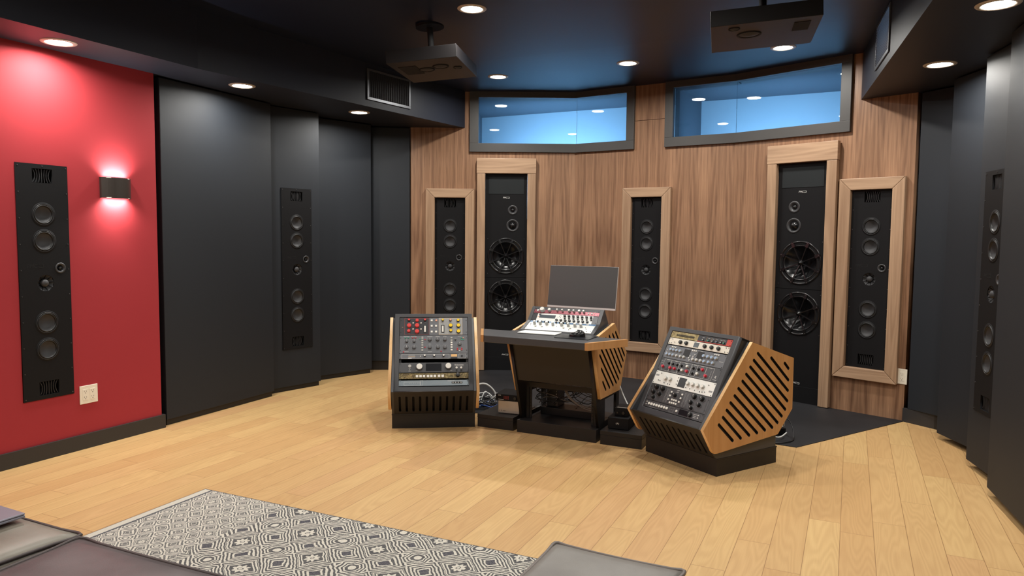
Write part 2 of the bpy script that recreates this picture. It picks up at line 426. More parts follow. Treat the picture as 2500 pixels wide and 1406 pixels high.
# 2-D outline with holes -> solid slab (x,z plane, thickness along y)
def slab(outer, holes, y0, y1, mat, name, bev=0.0):
    cu = bpy.data.curves.new(name, 'CURVE'); cu.dimensions = '2D'; cu.fill_mode = 'BOTH'
    for pts in [outer] + holes:
        sp = cu.splines.new('POLY'); sp.points.add(len(pts) - 1)
        for p, q in zip(sp.points, pts): p.co = (q[0], q[1], 0, 1)
        sp.use_cyclic_u = True
    cu.extrude = (y1 - y0) / 2 - bev
    if bev: cu.bevel_depth = bev; cu.bevel_resolution = 0; cu.offset = -bev
    ob = bpy.data.objects.new(name, cu); COL.objects.link(ob)
    dg = bpy.context.evaluated_depsgraph_get()
    me = bpy.data.meshes.new_from_object(ob.evaluated_get(dg))
    COL.objects.unlink(ob); bpy.data.objects.remove(ob); bpy.data.curves.remove(cu)
    # curve plane (x,y) -> (x,z); extrusion along y
    me.transform(Matrix(((1, 0, 0, 0), (0, 0, -1, (y0 + y1) / 2), (0, 1, 0, 0), (0, 0, 0, 1))))
    me.materials.clear(); me.materials.append(get(mat)); me.name = name
    return me
def link(name, me, parent=None, X=None):
    o = bpy.data.objects.new(name, me); COL.objects.link(o)
    if parent is not None: o.parent = parent
    if X is not None: o.matrix_basis = X
    return o
def circle(c, r, n=40): return [(c[0] + r * math.cos(2 * PI * i / n), c[1] + r * math.sin(2 * PI * i / n)) for i in range(n)]
def rect(x0, x1, z0, z1): return [(x0, z0), (x1, z0), (x1, z1), (x0, z1)]
def capsule(p, q, w, n=6):
    p = Vector(p); q = Vector(q); d = (q - p).normalized(); a = math.atan2(d.y, d.x); r = w / 2; out = []
    for i in range(n + 1):
        an = a - PI / 2 + PI * i / n; out.append((q.x + r * math.cos(an), q.y + r * math.sin(an)))
    for i in range(n + 1):
        an = a + PI / 2 + PI * i / n; out.append((p.x + r * math.cos(an), p.y + r * math.sin(an)))
    return out
_txt = {}
def text(mb, st, size, x, z, y, mat, shear=0.0, spacing=1.0, rot=0.0):
    """flat lettering in the x-z plane of the builder, facing -y"""
    key = (st, shear, spacing)
    if key not in _txt:
        cu = bpy.data.curves.new('t', 'FONT'); cu.body = st; cu.size = 1.0; cu.shear = shear; cu.space_character = spacing
        cu.align_x = 'CENTER'; cu.align_y = 'CENTER'; cu.resolution_u = 3
        ob = bpy.data.objects.new('t', cu); COL.objects.link(ob)
        dg = bpy.context.evaluated_depsgraph_get(); me = bpy.data.meshes.new_from_object(ob.evaluated_get(dg))
        _txt[key] = ([tuple(v.co) for v in me.vertices], [tuple(p.vertices) for p in me.polygons])
        COL.objects.unlink(ob); bpy.data.objects.remove(ob); bpy.data.curves.remove(cu); bpy.data.meshes.remove(me)
    vs, fs = _txt[key]; c, s_ = math.cos(rot), math.sin(rot)
    mb.add([(x + size * (v[0] * c - v[1] * s_), y, z + size * (v[0] * s_ + v[1] * c)) for v in vs], fs, mat)

# ------------------------------------------------------------------ camera
def make_camera():
    p, r = math.atan(124 / 1775), math.radians(0.53)
    F = Vector((0, math.cos(p), -math.sin(p))); R0 = Vector((1, 0, 0)); U0 = R0.cross(F)
    R = math.cos(r) * R0 + math.sin(r) * U0; U = -math.sin(r) * R0 + math.cos(r) * U0
    cd = bpy.data.cameras.new('camera'); co = bpy.data.objects.new('camera', cd); COL.objects.link(co)
    cd.sensor_width = 36; cd.lens = 1775 / 2500 * 36; cd.clip_start = 0.05
    co.matrix_world = Matrix(((R.x, U.x, -F.x, 0), (R.y, U.y, -F.y, 0), (R.z, U.z, -F.z, 1.32), (0, 0, 0, 1)))
    sc.camera = co
make_camera()

# ------------------------------------------------------------------ room shell
CEIL, SOF = 2.72, 2.375
def struct(mb, name, X=None, parent=None, bevel=0):
    o = mb.build(name, parent, bevel, X=X)
    if parent is None: o['kind'] = 'structure'
    return o
struct(MB().box(-4.4, 4.6, -1.6, 9.2, -0.1, 0, 'floor'), 'floor')
# black rubber covered area under the desk, flush with the boards
mat = MB().prism([(2.885, 5.25), (1.82, 4.547), (1.70, 4.625), (1.0, 4.75), (-0.2, 5.35), (-0.75, 5.6), (-0.9, 7.14), (0.6, 7.14), (1.89, 6.30)], 0.0, 0.004, 'z', 'mat')
tag(mat.build('floor_mat'), 'black rubber flooring between the wood boards and the walnut wall', 'floor mat')

fA = frame((-1.0, 7.155), (1.605, -0.005)); fB = frame((0.605, 7.15), (1.295, -0.835)); fC = frame((1.90, 6.315), (0.98, -1.055))
LA, LB, LC = 1.605, 1.541, 1.44
def holes(*hs): return [rect(u - w_, u + w_, z0, z1) for u, w_, z0, z1 in hs]
SM = lambda u: (u, 0.1475, 1.033 - 0.679, 1.033 + 0.679)
MN = lambda u: (u, 0.206, 0.002, 1.93)
def holed(name, x0, x1, z0, z1, hs, mat, X, extra=None, th=0.14):
    me = slab(rect(x0, x1, z0, z1), holes(*hs), 0.0, th, mat, name)
    o = link(name, me, None, X); o['kind'] = 'structure'
    if extra is not None:
        e = extra.build(name + '_top', None, X=X); e['kind'] = 'structure'
holed('wall_front_left', 0, LA, 0, 2.143, [SM(0.388), MN(0.936)], 'walnut', fA)
holed('wall_front_center', 0, LB, 0, 2.143, [SM(0.757)], 'walnut', fB)
holed('wall_front_right', 0, LC, 0, 2.143, [SM(1.158), MN(0.622)], 'walnut', fC)
w = MB().box(0, 0.575, 0, 0.14, 2.143, CEIL + 0.02, 'walnut')
struct(w, 'wall_front_left_top', fA)
w = MB().box(0.618, 0.915, 0, 0.14, 2.143, 2.40, 'walnut').box(0.618, 0.915, 0, 0.14, 2.404, CEIL + 0.02, 'walnut')
struct(w, 'wall_front_center_top', fB)
w = MB().box(0.98, LC, 0, 0.14, 2.143, CEIL + 0.02, 'walnut')
struct(w, 'wall_front_right_top', fC)

def window(name, segs):
    root = empty(name, Matrix.Identity(4)); root['kind'] = 'structure'
    zb, zt, gb, gt = 2.143, CEIL, 2.227, 2.664
    fr = MB(); y0, y1 = -0.028, 0.14
    for X, a, b, ga, gb_ in segs:       # frame extent a..b, glass extent ga..gb_
        fr.X = X
        fr.box(a, b, y0, y1, zb, gb, 'winframe').box(a, b, y0, y1, gt, zt + 0.005, 'winframe')
        if ga > a: fr.box(a, ga, y0, y1, gb, gt, 'winframe')
        if gb_ < b: fr.box(gb_, b, y0, y1, gb, gt, 'winframe')
    fr.build('window_frame', root, 0.002)
    for X, a, b, ga, gb_ in segs:
        MB().box(ga + 0.001, gb_ - 0.001, 0.012, 0.02, gb, gt, 'glass').build('pane', root, X=X)
window('window_1', [(fA, 0.575, LA + 0.007, 0.662, LA + 0.007), (fB, 0.0, 0.618, 0.0, 0.541)])
window('window_2', [(fB, 0.915, LB + 0.004, 0.993, LB + 0.004), (fC, 0.0, 0.98, 0.0, 0.90)])

# room beyond the two windows
fX = frame((-0.46, 8.71), (3.5, -1.76))
struct(MB().box(-0.1, 4.6, 0, 0.1, 1.5, 2.9, 'bluewall'), 'wall_beyond', fX)
c = MB(); c.prism([(-0.6, 7.3), (0.68, 7.30), (2.0, 6.44), (3.2, 5.2), (4.2, 6.4), (-0.4, 8.75), (-0.6, 8.75)], 2.715, 2.8, 'z', 'blueceil'); struct(c, 'ceiling_beyond')
struct(MB().box(0, 1.5, -0.03, 0, 1.5, 2.8, 'blueceil'), 'wall_beyond_left', frame((-0.47, 7.31), (0.07, 1.4)))
struct(MB().box(0, 0.93, -0.04, 0, 1.5, 2.8, 'blueceil'), 'wall_beyond_center', frame((1.46, 6.79), (0.42, 0.75)))
struct(MB().box(0, 1.5, -0.04, 0, 1.5, 2.8, 'blueceil'), 'wall_beyond_right', frame((3.1, 5.3), (0.9, 1.15)))
c = MB(); c.prism([(-0.6, 7.3), (0.68, 7.30), (2.0, 6.44), (3.2, 5.2), (4.2, 6.4), (-0.4, 8.75), (-0.6, 8.75)], 1.45, 1.5, 'z', 'blueceil'); struct(c, 'floor_beyond')

# main ceiling: flat part against the wall, the rest rises slightly towards the back
ax, ay, bx, by = -1.5, 6.534, 3.4, 4.118
def ceilz(x, y):
    d = Vector((bx - ax, by - ay)).normalized(); n = Vector((d.y, -d.x))
    h = (x - ax) * n.x + (y - ay) * n.y
    return CEIL + max(0.0, h) * 0.012
ce = MB()
pts = [(-4.4, -1.6), (4.6, -1.6), (4.6, 3.526), (bx, by), (ax, ay), (-4.4, 7.96)]
vs = [(x, y, ceilz(x, y)) for x, y in pts]; vs2 = [(x, y, 2.95) for x, y in pts]
ce.add(vs + vs2, [(0, 5, 4, 3, 2, 1), (6, 7, 8, 9, 10, 11)] + [(i, (i + 1) % 6, 6 + (i + 1) % 6, 6 + i) for i in range(6)], 'navy')
# front part stops at the wall line
fp = [(bx, by), (ax, ay), (-1.5, 7.16), (0.605, 7.16), (1.905, 6.32), (3.0, 5.14), (3.4, 5.14)]
ce.add([(x, y, CEIL) for x, y in fp] + [(x, y, 2.85) for x, y in fp], [(0, 1, 2, 3, 4, 5, 6)[::-1], (7, 8, 9, 10, 11, 12, 13)] + [(i, (i + 1) % 7, 7 + (i + 1) % 7, 7 + i) for i in range(7)], 'navy')
struct(ce, 'ceiling')
s = MB().prism([(-0.472, 7.154), (-2.02, 4.73), (-2.53, 3.66), (-3.30, 1.9), (-4.3, -0.4), (-4.4, 7.154)], SOF, CEIL + 0.16, 'z', 'soffit'); struct(s, 'ceiling_soffit_left')
s = MB().prism([(2.612, 5.552), (1.83, 3.26), (1.15, 1.25), (0.9, 0.5), (4.3, 0.5), (4.3, 5.552)], SOF, CEIL + 0.16, 'z', 'soffit'); struct(s, 'ceiling_soffit_right')

# left red wall, its baseboard, the wall behind the fabric panels
fR = frame((-2.83, 3.95), (0.464, 0.96))
holed('wall_left', -6.2, 1.035, 0, SOF + 0.01, [SM(0.284)], 'red', fR, th=0.10)
struct(MB().box(-6.2, 1.055, -0.014, 0.0, 0, 0.092, 'black_paint').box(1.035, 1.055, 0.0, 0.10, 0, 0.092, 'black_paint'), 'baseboard_left', fR, bevel=0.001)
wl = MB().prism([(-2.50, 4.93), (-2.56, 5.10), (-2.12, 6.05), (-1.86, 6.62), (-1.50, 7.14), (-1.0, 7.175), (-1.0, 7.3), (-1.7, 7.3), (-2.9, 5.0)], 0, SOF + 0.01, 'z', 'black_paint'); struct(wl, 'wall_left_rear')
# right wall behind its fabric panels, back wall
wr = MB().prism([(2.93, 5.265), (3.12, 4.80), (3.0, 4.25), (2.80, 3.5), (2.62, 2.9), (2.1, 1.2), (1.75, 0.4), (1.75, -1.5), (1.95, -1.5), (3.3, 3.0), (3.4, 5.4), (2.99, 5.36)], 0, SOF + 0.01, 'z', 'black_paint'); struct(wr, 'wall_right')
struct(MB().box(-5.5, 2.2, -1.6, -1.5, 0, 2.8, 'bluewall'), 'wall_back')
struct(MB().box(0, 0.45, -0.012, 0.012, 0, 0.10, 'black_paint'), 'baseboard_right', frame((2.878, 5.255), (0.25, -0.47)))

# ------------------------------------------------------------------ fabric panels
def panel(P, Q, label, z0=0.04, z1=2.365, th=0.05, base=True, hole=None):
    d = Vector((Q[0] - P[0], Q[1] - P[1])); L = d.length
    r = empty('acoustic_panel', frame(P, d)); tag(r, label, 'acoustic panel', 'charcoal fabric wall panels')
    if hole is None: MB().box(0, L, 0, th, z0, z1, 'fabric').build('fabric_face', r, 0.004)
    else: link('fabric_face', slab(rect(0, L, z0, z1), holes(SM(hole)), 0, th, 'fabric', 'fabric_face'), r)
    if base: MB().box(0.01, L - 0.01, 0.015, th, 0, z0, 'blk').build('plinth', r)
    return r
panel((-2.37, 4.935), (-1.945, 5.90), 'widest charcoal fabric wall panel next to the red wall')
panel((-1.993, 5.963), (-1.68, 6.345), 'charcoal fabric panel holding the left in-wall speaker', hole=0.262)
panel((-1.75, 6.55), (-1.345, 6.95), 'charcoal fabric panel right of the left fabric-mounted speaker, bright spot near its top')
panel((-1.46, 7.085), (-1.004, 7.125), 'recessed dark fabric panel touching the left end of the walnut wall', z0=0.09, th=0.03)
panel((2.885, 5.22), (3.04, 4.86), 'dark recessed fabric panel touching the right end of the walnut wall', z0=0.10, th=0.03)
panel((2.85, 4.79), (2.846, 4.26), 'fabric panel second from the walnut wall on the right side', base=False)
P3 = panel((2.69, 4.215), (2.555, 3.56), 'right-hand fabric panel holding the half-hidden speaker', base=False, hole=0.225)
panel((2.49, 3.72), (1.795, 1.626), 'nearest fabric panel at the right edge of the photo', base=False)

# ------------------------------------------------------------------ in-wall speakers
def vent_fins():
    m = MB()
    for i in range(7):
        x = -0.050 + i * 0.0167; k = (i - 3) * 0.004
        pts = [(x - k * 0, z) for z in (0,)]
        prof = []
        for j in range(7):
            t = j / 6; z = -0.038 + 0.076 * t; b = k * 4 * t * (1 - t) * 1.0
            prof.append((x - b, z))
        poly = prof + [(p[0] + 0.0028, p[1]) for p in prof[::-1]]
        m.prism(poly, 0.001, 0.03, 'y', 'ring')
    m.box(-0.058, 0.058, 0.03, 0.034, -0.042, 0.042, 'spk_dark')
    return m.mesh('vent')
def woofer_parts():
    t = MB().lathe([(0.0695, 0.0), (0.069, -0.0010), (0.0605, -0.0010)], (0, 0), 'spk', 44).lathe([(0.0605, -0.0010), (0.0592, -0.0026), (0.0575, -0.0016), (0.0565, 0.004)], (0, 0), 'ring', 44).mesh('trim')
    s = MB().lathe([(0.0570, 0.004), (0.0545, -0.0015), (0.0515, -0.004), (0.0485, -0.0015), (0.046, 0.006)], (0, 0), 'rubber', 44).mesh('surround')
    c = MB().lathe([(0.0462, 0.005), (0.040, 0.010), (0.030, 0.0165), (0.020, 0.021), (0.010, 0.0235), (0.0005, 0.0243)], (0, 0), 'cone', 44).mesh('cone')
    return t, s, c
def dome_parts(k, R):     # small recessed tweeter
    t = MB().lathe([(R, 0.0), (R * 0.98, -0.003), (R * 0.72, -0.003), (R * 0.60, 0.003), (R * 0.42, 0.010), (R * 0.40, 0.012)], (0, 0), 'ring', 36).mesh('tweeter_plate')
    d = MB().lathe([(R * 0.40, 0.012), (R * 0.36, 0.006), (R * 0.26, 0.001), (R * 0.12, -0.002), (0.0005, -0.003)], (0, 0), 'gloss', 30).mesh('tweeter_dome')
    return t, d
def flower_parts():
    m = MB(); n = 9
    for i in range(n):
        a0 = 2 * PI * (i + 0.5) / n - 0.29 + 0.1; a1 = a0 + 0.58
        vs = []
        for r, y in ((0.024, 0.020), (0.034, 0.012), (0.043, 0.004), (0.047, 0.0)):
            for a, dy in ((a0, 0.0), ((a0 + a1) / 2, 0.006), (a1, 0.0)): vs.append((r * math.cos(a), y + dy, r * math.sin(a)))
        fs = []
        for j in range(3):
            for k in range(2): fs.append((j * 3 + k, j * 3 + k + 1, j * 3 + k + 4, j * 3 + k + 3))
        m.add(vs, fs, 'cone', True)
        b0 = a1; b1 = a0 + 2 * PI / n
        vs = []
        for r, y in ((0.024, 0.016), (0.036, 0.004), (0.049, -0.001)):
            for a in (b0, b1): vs.append((r * math.cos(a), y, r * math.sin(a)))
        m.add(vs, [(0, 1, 3, 2), (2, 3, 5, 4)], 'spk', True)
    wg = m.lathe([(0.0225, 0.022), (0.0225, 0.03), (0.05, 0.03)], (0, 0), 'spk_dark', 30).mesh('waveguide')
    d = MB().lathe([(0.0225, 0.012), (0.021, 0.004), (0.016, -0.003), (0.009, -0.0065), (0.0005, -0.0075)], (0, 0), 'cone', 30).mesh('midrange_dome')
    return wg, d
VENT = vent_fins(); WT, WS, WC = woofer_parts(); TT, TD = dome_parts(0, 0.031); FW, FD = flower_parts()
PLATE_S = slab(rect(-0.1465, 0.1465, -0.678, 0.678),
    [circle((0, z), 0.0575) for z in (0.392, 0.239, -0.233, -0.389)] + [circle((0.088, 0.082), 0.0245, 28), circle((0, -0.003), 0.0475, 36),
     rect(-0.057, 0.057, 0.573, 0.653), rect(-0.057, 0.057, -0.655, -0.575)], -0.006, 0.004, 'spk', 'speaker_baffle')
SCREW = MB().cyl((0, 0), 0.0028, -0.0025, 0.0, 'screw', 8).mesh('screw')
SCREW_AT = [(sx, -0.665 + i * 0.1478) for sx in (-0.136, 0.136) for i in range(10)] + [(0, 0.668)]
_m = MB().box(-0.14, 0.14, 0.036, 0.045, -0.67, 0.67, 'spk_dark'); BACKBOX = _m.mesh('back_box')
_m = MB(); text(_m, 'PMC', 0.030, -0.075, 0.096, -0.0066, 'spk_dark', 0.2)
for a in ((-0.038, -0.012, 0.106, 0.109), (-0.038, -0.012, 0.087, 0.090), (-0.014, -0.011, 0.088, 0.108)): _m.box(a[0], a[1], -0.0068, -0.006, a[2], a[3], 'spk_dark')
LOGO_S = _m.mesh('logo')
def small_speaker(X, label, group, frame_=False, mirror=False):
    r = empty('wall_speaker', X); tag(r, label, 'speaker', group)
    link('baffle', PLATE_S, r); [link('screw', SCREW, r, T(x, -0.006, z)) for x, z in SCREW_AT]; link('back_box', BACKBOX, r); link('logo', LOGO_S, r)
    for z in (0.613, -0.615): link('vent', VENT, r, T(0, 0, z))
    for z in (0.392, 0.239, -0.233, -0.389):
        w_ = link('woofer', WT, r, T(0, -0.006, z)); link('surround', WS, w_); link('cone', WC, w_)
    t_ = link('tweeter', TT, r, T(0.088, -0.006, 0.082)); link('dome', TD, t_)
    f_ = link('midrange', FW, r, T(0, -0.004, -0.003)); link('dome', FD, f_)
    if frame_:
        f = MB(); W, H, b = 0.236, 0.760, 0.087; cz = -0.007; y0, y1 = -0.040, -0.002
        iw, ih = W - b, H - b
        def seg(poly, m):
            # outer edge slightly chamfered
            f.prism([(p[0], p[1] + cz) for p in poly], y0, y1, 'y', m)
        g = 0.0006
        seg([(-W, -H + g), (-iw, -ih + g), (-iw, ih - g), (-W, H - g)], 'frame_v'); seg([(W, -H + g), (W, H - g), (iw, ih - g), (iw, -ih + g)], 'frame_v')
        seg([(-W + g, H), (-iw + g, ih), (iw - g, ih), (W - g, H)], 'frame_h'); seg([(-W + g, -H), (W - g, -H), (iw - g, -ih), (-iw + g, -ih)], 'frame_h')
        o = f.build('wood_frame', r, 0.004)
    return r
SZ = 1.033
def on(fr, u, z, v=0.0): return fr @ T(u, v, z)
small_speaker(on(fR, 0.284, SZ), 'tall black in-wall speaker set in the red wall', 'slim in-wall speakers')
fP2 = frame((-1.993, 5.963), (0.313, 0.382))
small_speaker(on(fP2, 0.262, SZ), 'black in-wall speaker set in the left charcoal fabric panels', 'slim in-wall speakers')
fP3 = frame((2.69, 4.215), (-0.135, -0.655))
small_speaker(on(fP3, 0.225, SZ), 'black in-wall speaker in the right fabric panels, half hidden by the nearest panel', 'slim in-wall speakers')
small_speaker(on(fA, 0.388, SZ), 'slim wood-framed speaker at the left end of the walnut wall, above the left rack', 'slim in-wall speakers', True)
small_speaker(on(fB, 0.757, SZ), 'slim wood-framed speaker right of the computer monitor', 'slim in-wall speakers', True)
small_speaker(on(fC, 1.158, SZ), 'slim wood-framed speaker at the right end of the walnut wall beside the outlet', 'slim in-wall speakers', True)

def big_woofer():
    ri = MB().lathe([(0.178, 0.0), (0.178, -0.004), (0.165, -0.006), (0.160, 0.002), (0.150, 0.004), (0.147, 0.012)], (0, 0), 'gloss', 60)
    co = MB().lathe([(0.149, 0.010), (0.143, 0.002), (0.135, 0.002), (0.129, 0.012), (0.10, 0.032), (0.06, 0.055), (0.03, 0.066), (0.001, 0.07)], (0, 0), 'gloss', 60)
    sp = MB()
    for k in range(8):
        a = PI / 8 + k * PI / 4; c, s_ = math.cos(a), math.sin(a); px, pz = -s_, c
        def q(r, w_, y): return (r * c + w_ * px, y, r * s_ + w_ * pz)
        # spoke: thin web from hub out to the rim, deeper at the hub
        vs = [q(0.012, -0.0035, 0.008), q(0.012, 0.0035, 0.008), q(0.150, 0.0045, -0.010), q(0.150, -0.0045, -0.010),
              q(0.012, -0.0035, 0.030), q(0.012, 0.0035, 0.030), q(0.150, 0.0045, 0.006), q(0.150, -0.0045, 0.006)]
        sp.add(vs, [(0, 1, 2, 3), (4, 7, 6, 5), (0, 4, 5, 1), (1, 5, 6, 2), (2, 6, 7, 3), (3, 7, 4, 0)], 'gloss')
        vs = [q(0.136, -0.013, -0.012), q(0.136, 0.013, -0.012), q(0.176, 0.011, -0.010), q(0.176, -0.011, -0.010),
              q(0.136, -0.013, 0.002), q(0.136, 0.013, 0.002), q(0.176, 0.011, 0.0), q(0.176, -0.011, 0.0)]
        sp.add(vs, [(0, 1, 2, 3), (4, 7, 6, 5), (0, 4, 5, 1), (1, 5, 6, 2), (2, 6, 7, 3), (3, 7, 4, 0)], 'gloss')
        sp.cyl((0.168 * c, 0.168 * s_), 0.0035, -0.014, -0.011, 'screw', 10)
    sp2 = MB().lathe([(0.030, 0.026), (0.024, 0.010), (0.014, 0.0), (0.006, -0.010), (0.0005, -0.014)], (0, 0), 'gloss', 30)
    return ri.mesh('rim'), co.mesh('cone'), sp.mesh('spokes'), sp2.mesh('phase_plug')
BR, BC, BS, BP = big_woofer()
T2, D2 = dome_parts(0, 0.048)
MT = MB().lathe([(0.061, 0.0), (0.060, -0.003), (0.050, -0.003), (0.040, 0.006), (0.036, 0.010)], (0, 0), 'ring', 40).mesh('midrange_plate')
MD = MB().lathe([(0.038, 0.010), (0.034, 0.004), (0.026, -0.006), (0.016, -0.014), (0.008, -0.018), (0.0005, -0.019)], (0, 0), 'gloss', 36).mesh('midrange_dome')
def main_speaker(X, label, mirror):
    """base on the floor, centred on x"""
    s_ = -1 if mirror else 1
    r = empty('main_speaker', X); tag(r, label, 'speaker', 'large main monitor speakers')
    up = slab(rect(-0.203, 0.203, 0.921, 1.928), [circle((0, 1.131), 0.146, 60), circle((s_ * 0.064, 1.58), 0.036, 32), circle((s_ * 0.064, 1.43), 0.05, 36)], 0.0, 0.012, 'spk', 'upper_baffle')
    link('upper_baffle', up, r)
    lo = slab(rect(-0.203, 0.203, 0.002, 0.918), [circle((0, 0.721), 0.146, 60)], 0.0, 0.012, 'spk', 'lower_baffle')
    link('lower_baffle', lo, r)
    MB().box(-0.2, 0.2, 0.075, 0.085, 0.01, 1.92, 'spk_dark').build('cabinet_back', r)
    MB().box(-0.172, 0.172, -0.003, 0.001, 1.735, 1.895, 'mesh').build('foam_panel', r, 0.001)
    for x in (-0.178, 0.178):
        MB().cyl((x, 1.908), 0.006, -0.003, 0.001, 'spk_dark', 12).build('screw', r)
        for z in (1.30, 0.96, 0.88, 0.56): link('screw', SCREW, r, T(x, 0, z))
    MB().box(-0.195, 0.195, -0.003, 0.001, 0.0, 0.13, 'spk').build('bottom_cover', r, 0.001)
    for z in (1.70, 0.155):
        g = MB(); text(g, 'PMC', 0.021, -0.012, z, -0.0006, 'print', 0.25)
        for a in ((0.012, 0.032, z + 0.005, z + 0.007), (0.012, 0.032, z - 0.007, z - 0.005), (0.030, 0.032, z - 0.006, z + 0.006)): g.box(a[0], a[1], -0.0008, 0, a[2], a[3], 'print')
        g.build('logo', r)
    for z in (1.131, 0.721):
        w_ = link('woofer', BR, r, T(0, 0, z)); link('cone', BC, w_); link('spokes', BS, w_); link('phase_plug', BP, w_)
    t_ = link('tweeter', T2, r, T(s_ * 0.064, 0, 1.58)); link('dome', D2, t_)
    t_ = link('midrange', MT, r, T(s_ * 0.064, 0, 1.43)); link('dome', MD, t_)
    f = MB(); y0, y1 = -0.045, 0.0
    f.box(-0.284, -0.205, y0, y1, 0.004, 1.930, 'frame_v').box(0.205, 0.284, y0, y1, 0.004, 1.930, 'frame_v')
    f.box(-0.288, 0.288, y0 - 0.002, y1, 1.9315, 2.077, 'frame_h')
    f.build('wood_frame', r, 0.003)
    return r
main_speaker(on(fA, 0.936, 0.004, -0.012), 'large black monitor speaker in a wood frame, left of the desk', False)
main_speaker(on(fC, 0.622, 0.004, -0.012), 'large black monitor speaker in a wood frame, behind the right rack', True)

# ------------------------------------------------------------------ outlets
def outlet(X, label):
    r = empty('wall_outlet', X); tag(r, label, 'outlet', 'double wall outlets')
    MB().box(-0.057, 0.057, -0.006, 0, -0.056, 0.056, 'plate').build('cover_plate', r, 0.002)
    for x in (-0.023, 0.023):
        o = MB().box(x - 0.0165, x + 0.0165, -0.0075, -0.006, -0.034, 0.034, 'plate').build('receptacle', r, 0.001)
        h = MB()
        for z in (-0.018, 0.018):
            h.box(x - 0.008, x - 0.006, -0.0078, -0.0070, z, z + 0.008, 'socket').box(x + 0.005, x + 0.007, -0.0078, -0.0070, z, z + 0.007, 'socket').cyl((x, z - 0.007), 0.0026, -0.0078, -0.0070, 'socket', 10)
        h.build('slots', o)
outlet(on(fR, 0.522, 0.333), 'ivory double outlet low on the red wall')
outlet(on(fC, 1.398, 0.328), 'ivory double outlet at the right end of the walnut wall')

# ------------------------------------------------------------------ sconce
def sconce():
    r = empty('wall_sconce', on(fR, 0.735, 1.604)); tag(r, 'dark curved up-and-down wall sconce glowing on the red wall', 'wall lamp')
    W, D, H = 0.100, 0.062, 0.064
    n = 14; arc = [(-W + 2 * W * i / n, -0.018 - (D - 0.018) * (1 - (abs(-1 + 2 * i / n)) ** 2.2)) for i in range(n + 1)]
    s = MB()
    out = [(-W, 0.0)] + arc + [(W, 0.0)]
    inn = [(p[0] * 0.95, p[1] * 0.93 if p[1] < -0.001 else 0.0) for p in out]
    m = len(out)
    vs = [(p[0], p[1], -H) for p in out] + [(p[0], p[1], H) for p in out] + [(p[0], p[1], -H) for p in inn] + [(p[0], p[1], H) for p in inn]
    fs = []
    for i in range(m - 1):
        fs += [(i, i + 1, m + i + 1, m + i), (2 * m + i, 3 * m + i, 3 * m + i + 1, 2 * m + i + 1), (m + i, m + i + 1, 3 * m + i + 1, 3 * m + i), (i, 2 * m + i, 2 * m + i + 1, i + 1)]
    s.add(vs, fs, 'bronze_lamp', False); s.build('housing', r)
    lens = [(p[0] * 0.94, p[1] * 0.92) for p in out]
    MB().prism(lens, 0.046, 0.056, 'z', 'sconce_glow').build('top_lens', r)
    MB().prism(lens, -0.056, -0.046, 'z', 'sconce_glow').build('bottom_lens', r)
sconce()

# ------------------------------------------------------------------ lamps
LENS = MB().cyl((0, 0), 0.066, -0.001, 0.012, 'lens', 36, 'z').mesh('lens')
TRIM = MB().ringz([(0.066, 0.012), (0.066, -0.004), (0.074, -0.006), (0.088, -0.003), (0.091, 0.0), (0.091, 0.004)], (0, 0), 'trimring', 40).mesh('trim_ring')
def area_light(name, X, size, power, color, spread=170, shape='DISK', size_y=None):
    ld = bpy.data.lights.new(name, 'AREA'); ld.shape = shape; ld.size = size; ld.energy = power; ld.color = color; ld.spread = math.radians(spread)
    if size_y: ld.size_y = size_y
    o = bpy.data.objects.new(name, ld); COL.objects.link(o); o.matrix_basis = X; return o
WARM = (1.0, 0.965, 0.905)
def downlight(x, y, z, label, power, spread=168, group='recessed ceiling lights'):
    r = empty('downlight', T(x, y, z - 0.001)); tag(r, label, 'ceiling light', group)
    link('lens', LENS, r); link('trim_ring', TRIM, r)
    a = area_light('lamp', T(0, 0, -0.008), 0.12, power, WARM, spread); a.parent = r
PM, PS = 14.7, 13.2
for x, y, lb in ((-0.265, 4.629, 'round ceiling light right of the left hanging speaker, nearest of the main ceiling lights'), (-0.139, 6.474, 'small round ceiling light above the left window'), (0.912, 5.938, 'round ceiling light between the two windows'),
              (1.964, 5.421, 'round ceiling light above the right window'), (0.79, 4.315, 'round ceiling light cut by the top edge of the photo')):
    downlight(x, y, ceilz(x, y), lb, PM)
for x, y, lb in ((-2.526, 4.114, 'round light in the left soffit above the red wall'), (-1.928, 5.245, 'round light in the left soffit above the widest fabric panel'), (-1.322, 6.314, 'round light in the left soffit nearest the walnut wall'),
              (2.548, 4.433, 'round light in the right soffit nearest the walnut wall'), (2.153, 3.318, 'round light in the right soffit at the top right corner')):
    downlight(x, y, SOF, lb, PS)
for x, y in ((-3.05, 2.9), (-3.6, 1.6), (1.75, 2.1)): downlight(x, y, SOF, 'round soffit light added out of view to light the foreground', PS * 0.8, group='added soffit lights out of view')  # unseen soffit lamps, added to brighten the foreground
for x, y in ((-1.2, 3.1), (0.45, 2.5), (-2.0, 1.4), (-0.3, 0.8), (-1.0, -0.5), (0.7, -0.6)): downlight(x, y, ceilz(x, y), 'round ceiling light added out of view to light the foreground', PM * 0.72, group='added ceiling lights out of view')  # extra ceiling lamps outside the view, put in to light the foreground
